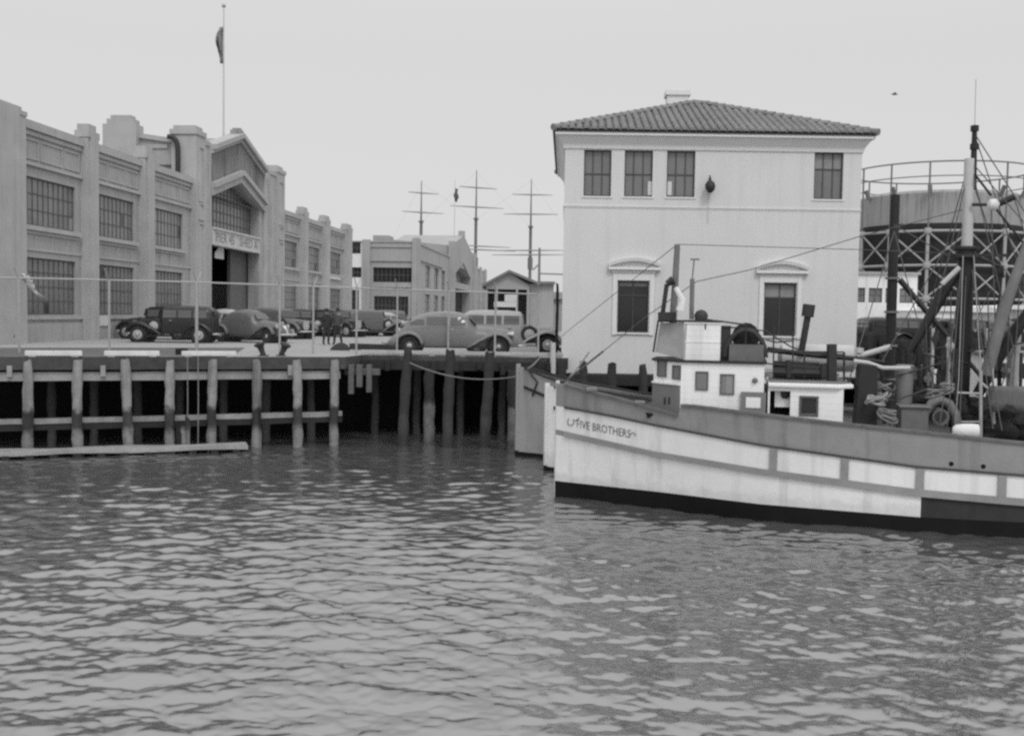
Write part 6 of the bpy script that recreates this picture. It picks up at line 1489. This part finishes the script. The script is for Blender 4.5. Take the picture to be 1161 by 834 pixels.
def trolling_gear(H, spec):
    t = [o for o in bpy.data.objects if o.get('category') == 'boat' and (o.location - H.F.P(6.5, 0, 0)).length < .6][0]
    for a, lat, z0, b, lat1, z1, r in spec:
        mb = MB(); mb.tube([H.F.P(a, z0, lat), H.F.P((a + b) / 2 + .04, (z0 + z1) / 2, (lat + lat1) / 2), H.F.P(b, z1, lat1)], [r, r * .9, r * .5], 8); mb.build('trolling_pole', MASTD if a < 5.5 or a > 8 else MASTL, t, True)
    mb = MB()
    for i, (a, lat, z0, b, lat1, z1, r) in enumerate(spec):
        mb.tube([H.F.P(b, z1, lat1), H.F.P(a + (1.6 if i % 2 else -1.4), z0 + .3, lat * .4)], .014, 5); mb.tube([H.F.P((a + b) / 2, (z0 + z1) / 2, (lat + lat1) / 2), H.F.P(6.4, 5.6, 0)], .014, 5)
    mb.build('rigging', WIRE, t, recalc=False)
    rr = random.Random(int(H.F.O.x * 10))
    for i in range(7):
        p = H.F.P(rr.uniform(1.5, 11), rr.uniform(2.4, 3.6), rr.uniform(.2, 1.2)); w_ = rr.uniform(.12, .3); mb = MB(); mb.lathe(p, [(w_ * .8, 0), (w_, .05), (w_, rr.uniform(.3, .7)), (w_ * .7, .75), (.02, .8)], 12); mb.build('deck_drum', [IRON, CANVAS_W, IRON_M, MASTL, HULL_D][i % 5], t, True)
trolling_gear(H4, [(3.0, .9, 1.9, 2.6, 1.1, 7.4, .07), (5.8, -.9, 1.9, 6.3, -1.2, 8.0, .07), (6.3, 1.0, 1.9, 5.9, 1.3, 7.8, .06), (9.0, .8, 1.9, 8.2, 1.0, 6.8, .07), (11.2, .5, 2.0, 11.8, .8, 6.2, .06)])
trolling_gear(H5, [(1.5, .8, 2.1, 1.9, 1.0, 7.0, .06), (3.9, .9, 2.0, 3.4, 1.2, 7.9, .07), (6.0, -.8, 2.0, 6.5, -1.1, 8.2, .06), (7.6, .9, 2.0, 7.0, 1.2, 7.2, .07)])
# mooring lines
def rope(label, a, b, sag, r=.02, m=ROPE):
    a, b = Vector(a), Vector(b); mb = MB(); mb.tube([a.lerp(b, i / 14) - Vector((0, 0, sag * 4 * (i / 14) * (1 - i / 14))) for i in range(15)], r, 6)
    tag(mb.build('mooring_line', m, smooth=True), label, 'rope', 'mooring lines')
rope('slack mooring line from the leftmost dark pile to the slate bow', atY(462, 410, 39.2), H3.F.P(.1, 2.85, .05), .35, .022)
rope('mooring line from the slate bow up towards the deck edge', H3.F.P(.3, 3.1, 0), atY(612, 405, 41.4), .05, .03)
rope('thick line rising from the white bowed boat to a pile before the white building', H2.F.P(.5, 2.8, 0), atY(668, 399, 38.9), .02, .035)

# gull
p = atY(1014, 107, 60); g_ = thing('gull', 'small dark gull flying right of the tiled roof', 'bird', p)
mb = MB(); rows = [[Vector((p.x + x, p.y + w * math.cos(q) * .8, p.z + w * math.sin(q))) for q in np.linspace(0, 6.283, 9)[:-1]] for x, w in ((-.18, .01), (-.12, .035), (0, .055), (.10, .04), (.14, .032), (.18, .02), (.21, .006))]
mb.rings(rows, True, True)
for s in (1, -1):
    w = [(0, 0, .02), (.02, .2, .09), (-.03, .4, .05)]
    mb.rings([[Vector((p.x + q[0] + .09 - .05 * k, p.y + s * q[1] * .5 , p.z + q[2])), Vector((p.x + q[0] - .09 + .07 * k, p.y + s * q[1] * .5, p.z + q[2] - .004)), Vector((p.x + q[0], p.y + s * q[1] * .5, p.z + q[2] + .015))] for k, q in enumerate(w)], True, True)
mb.build('body', FEATH, g_, True)

# ------------------------------------------------------------------ light
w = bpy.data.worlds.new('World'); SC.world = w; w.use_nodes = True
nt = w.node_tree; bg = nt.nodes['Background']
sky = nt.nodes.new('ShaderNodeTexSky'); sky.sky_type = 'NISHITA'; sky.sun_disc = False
SUN_EL, SUN_AZ = rad(50), rad(160)          # azimuth clockwise from +Y
sky.sun_elevation = SUN_EL; sky.sun_rotation = SUN_AZ; sky.air_density = 1.0; sky.dust_density = 3.0; sky.ozone_density = 1.0
bw = nt.nodes.new('ShaderNodeRGBToBW'); nt.links.new(sky.outputs[0], bw.inputs[0])
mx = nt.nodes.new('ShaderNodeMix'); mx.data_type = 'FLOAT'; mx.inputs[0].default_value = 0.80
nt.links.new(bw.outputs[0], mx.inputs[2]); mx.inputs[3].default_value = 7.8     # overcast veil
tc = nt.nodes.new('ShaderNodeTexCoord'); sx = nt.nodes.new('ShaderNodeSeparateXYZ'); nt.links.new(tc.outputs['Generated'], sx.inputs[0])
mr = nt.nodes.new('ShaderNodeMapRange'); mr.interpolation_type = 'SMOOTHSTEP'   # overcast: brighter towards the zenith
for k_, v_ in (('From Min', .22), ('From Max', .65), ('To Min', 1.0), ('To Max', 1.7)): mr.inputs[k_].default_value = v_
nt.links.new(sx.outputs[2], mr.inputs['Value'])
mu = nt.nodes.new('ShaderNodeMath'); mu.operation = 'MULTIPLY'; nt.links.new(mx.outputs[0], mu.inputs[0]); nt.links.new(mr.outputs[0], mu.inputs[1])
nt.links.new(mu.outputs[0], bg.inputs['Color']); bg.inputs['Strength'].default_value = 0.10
sd = bpy.data.lights.new('sun', 'SUN'); sd.energy = 1.0; sd.angle = rad(14); sd.color = (1, 1, 1)
so = bpy.data.objects.new('sun', sd); COL.objects.link(so)
dirv = Vector((math.sin(SUN_AZ) * math.cos(SUN_EL), math.cos(SUN_AZ) * math.cos(SUN_EL), math.sin(SUN_EL)))
so.rotation_euler = dirv.to_track_quat('Z', 'Y').to_euler()
so.location = (0, 0, 60)
vs_ = SC.view_settings; SC.display_settings.display_device = 'sRGB'
vs_.view_transform = 'Standard'; vs_.look = 'None'; vs_.gamma = 1.0; vs_.use_curve_mapping = False; vs_.exposure = 0.0
SC.render.engine = 'CYCLES'
SC.cycles.use_denoising = False
SC.cycles.max_bounces = 6; SC.cycles.diffuse_bounces = 3; SC.cycles.glossy_bounces = 3
SC.cycles.filter_width = 2.5
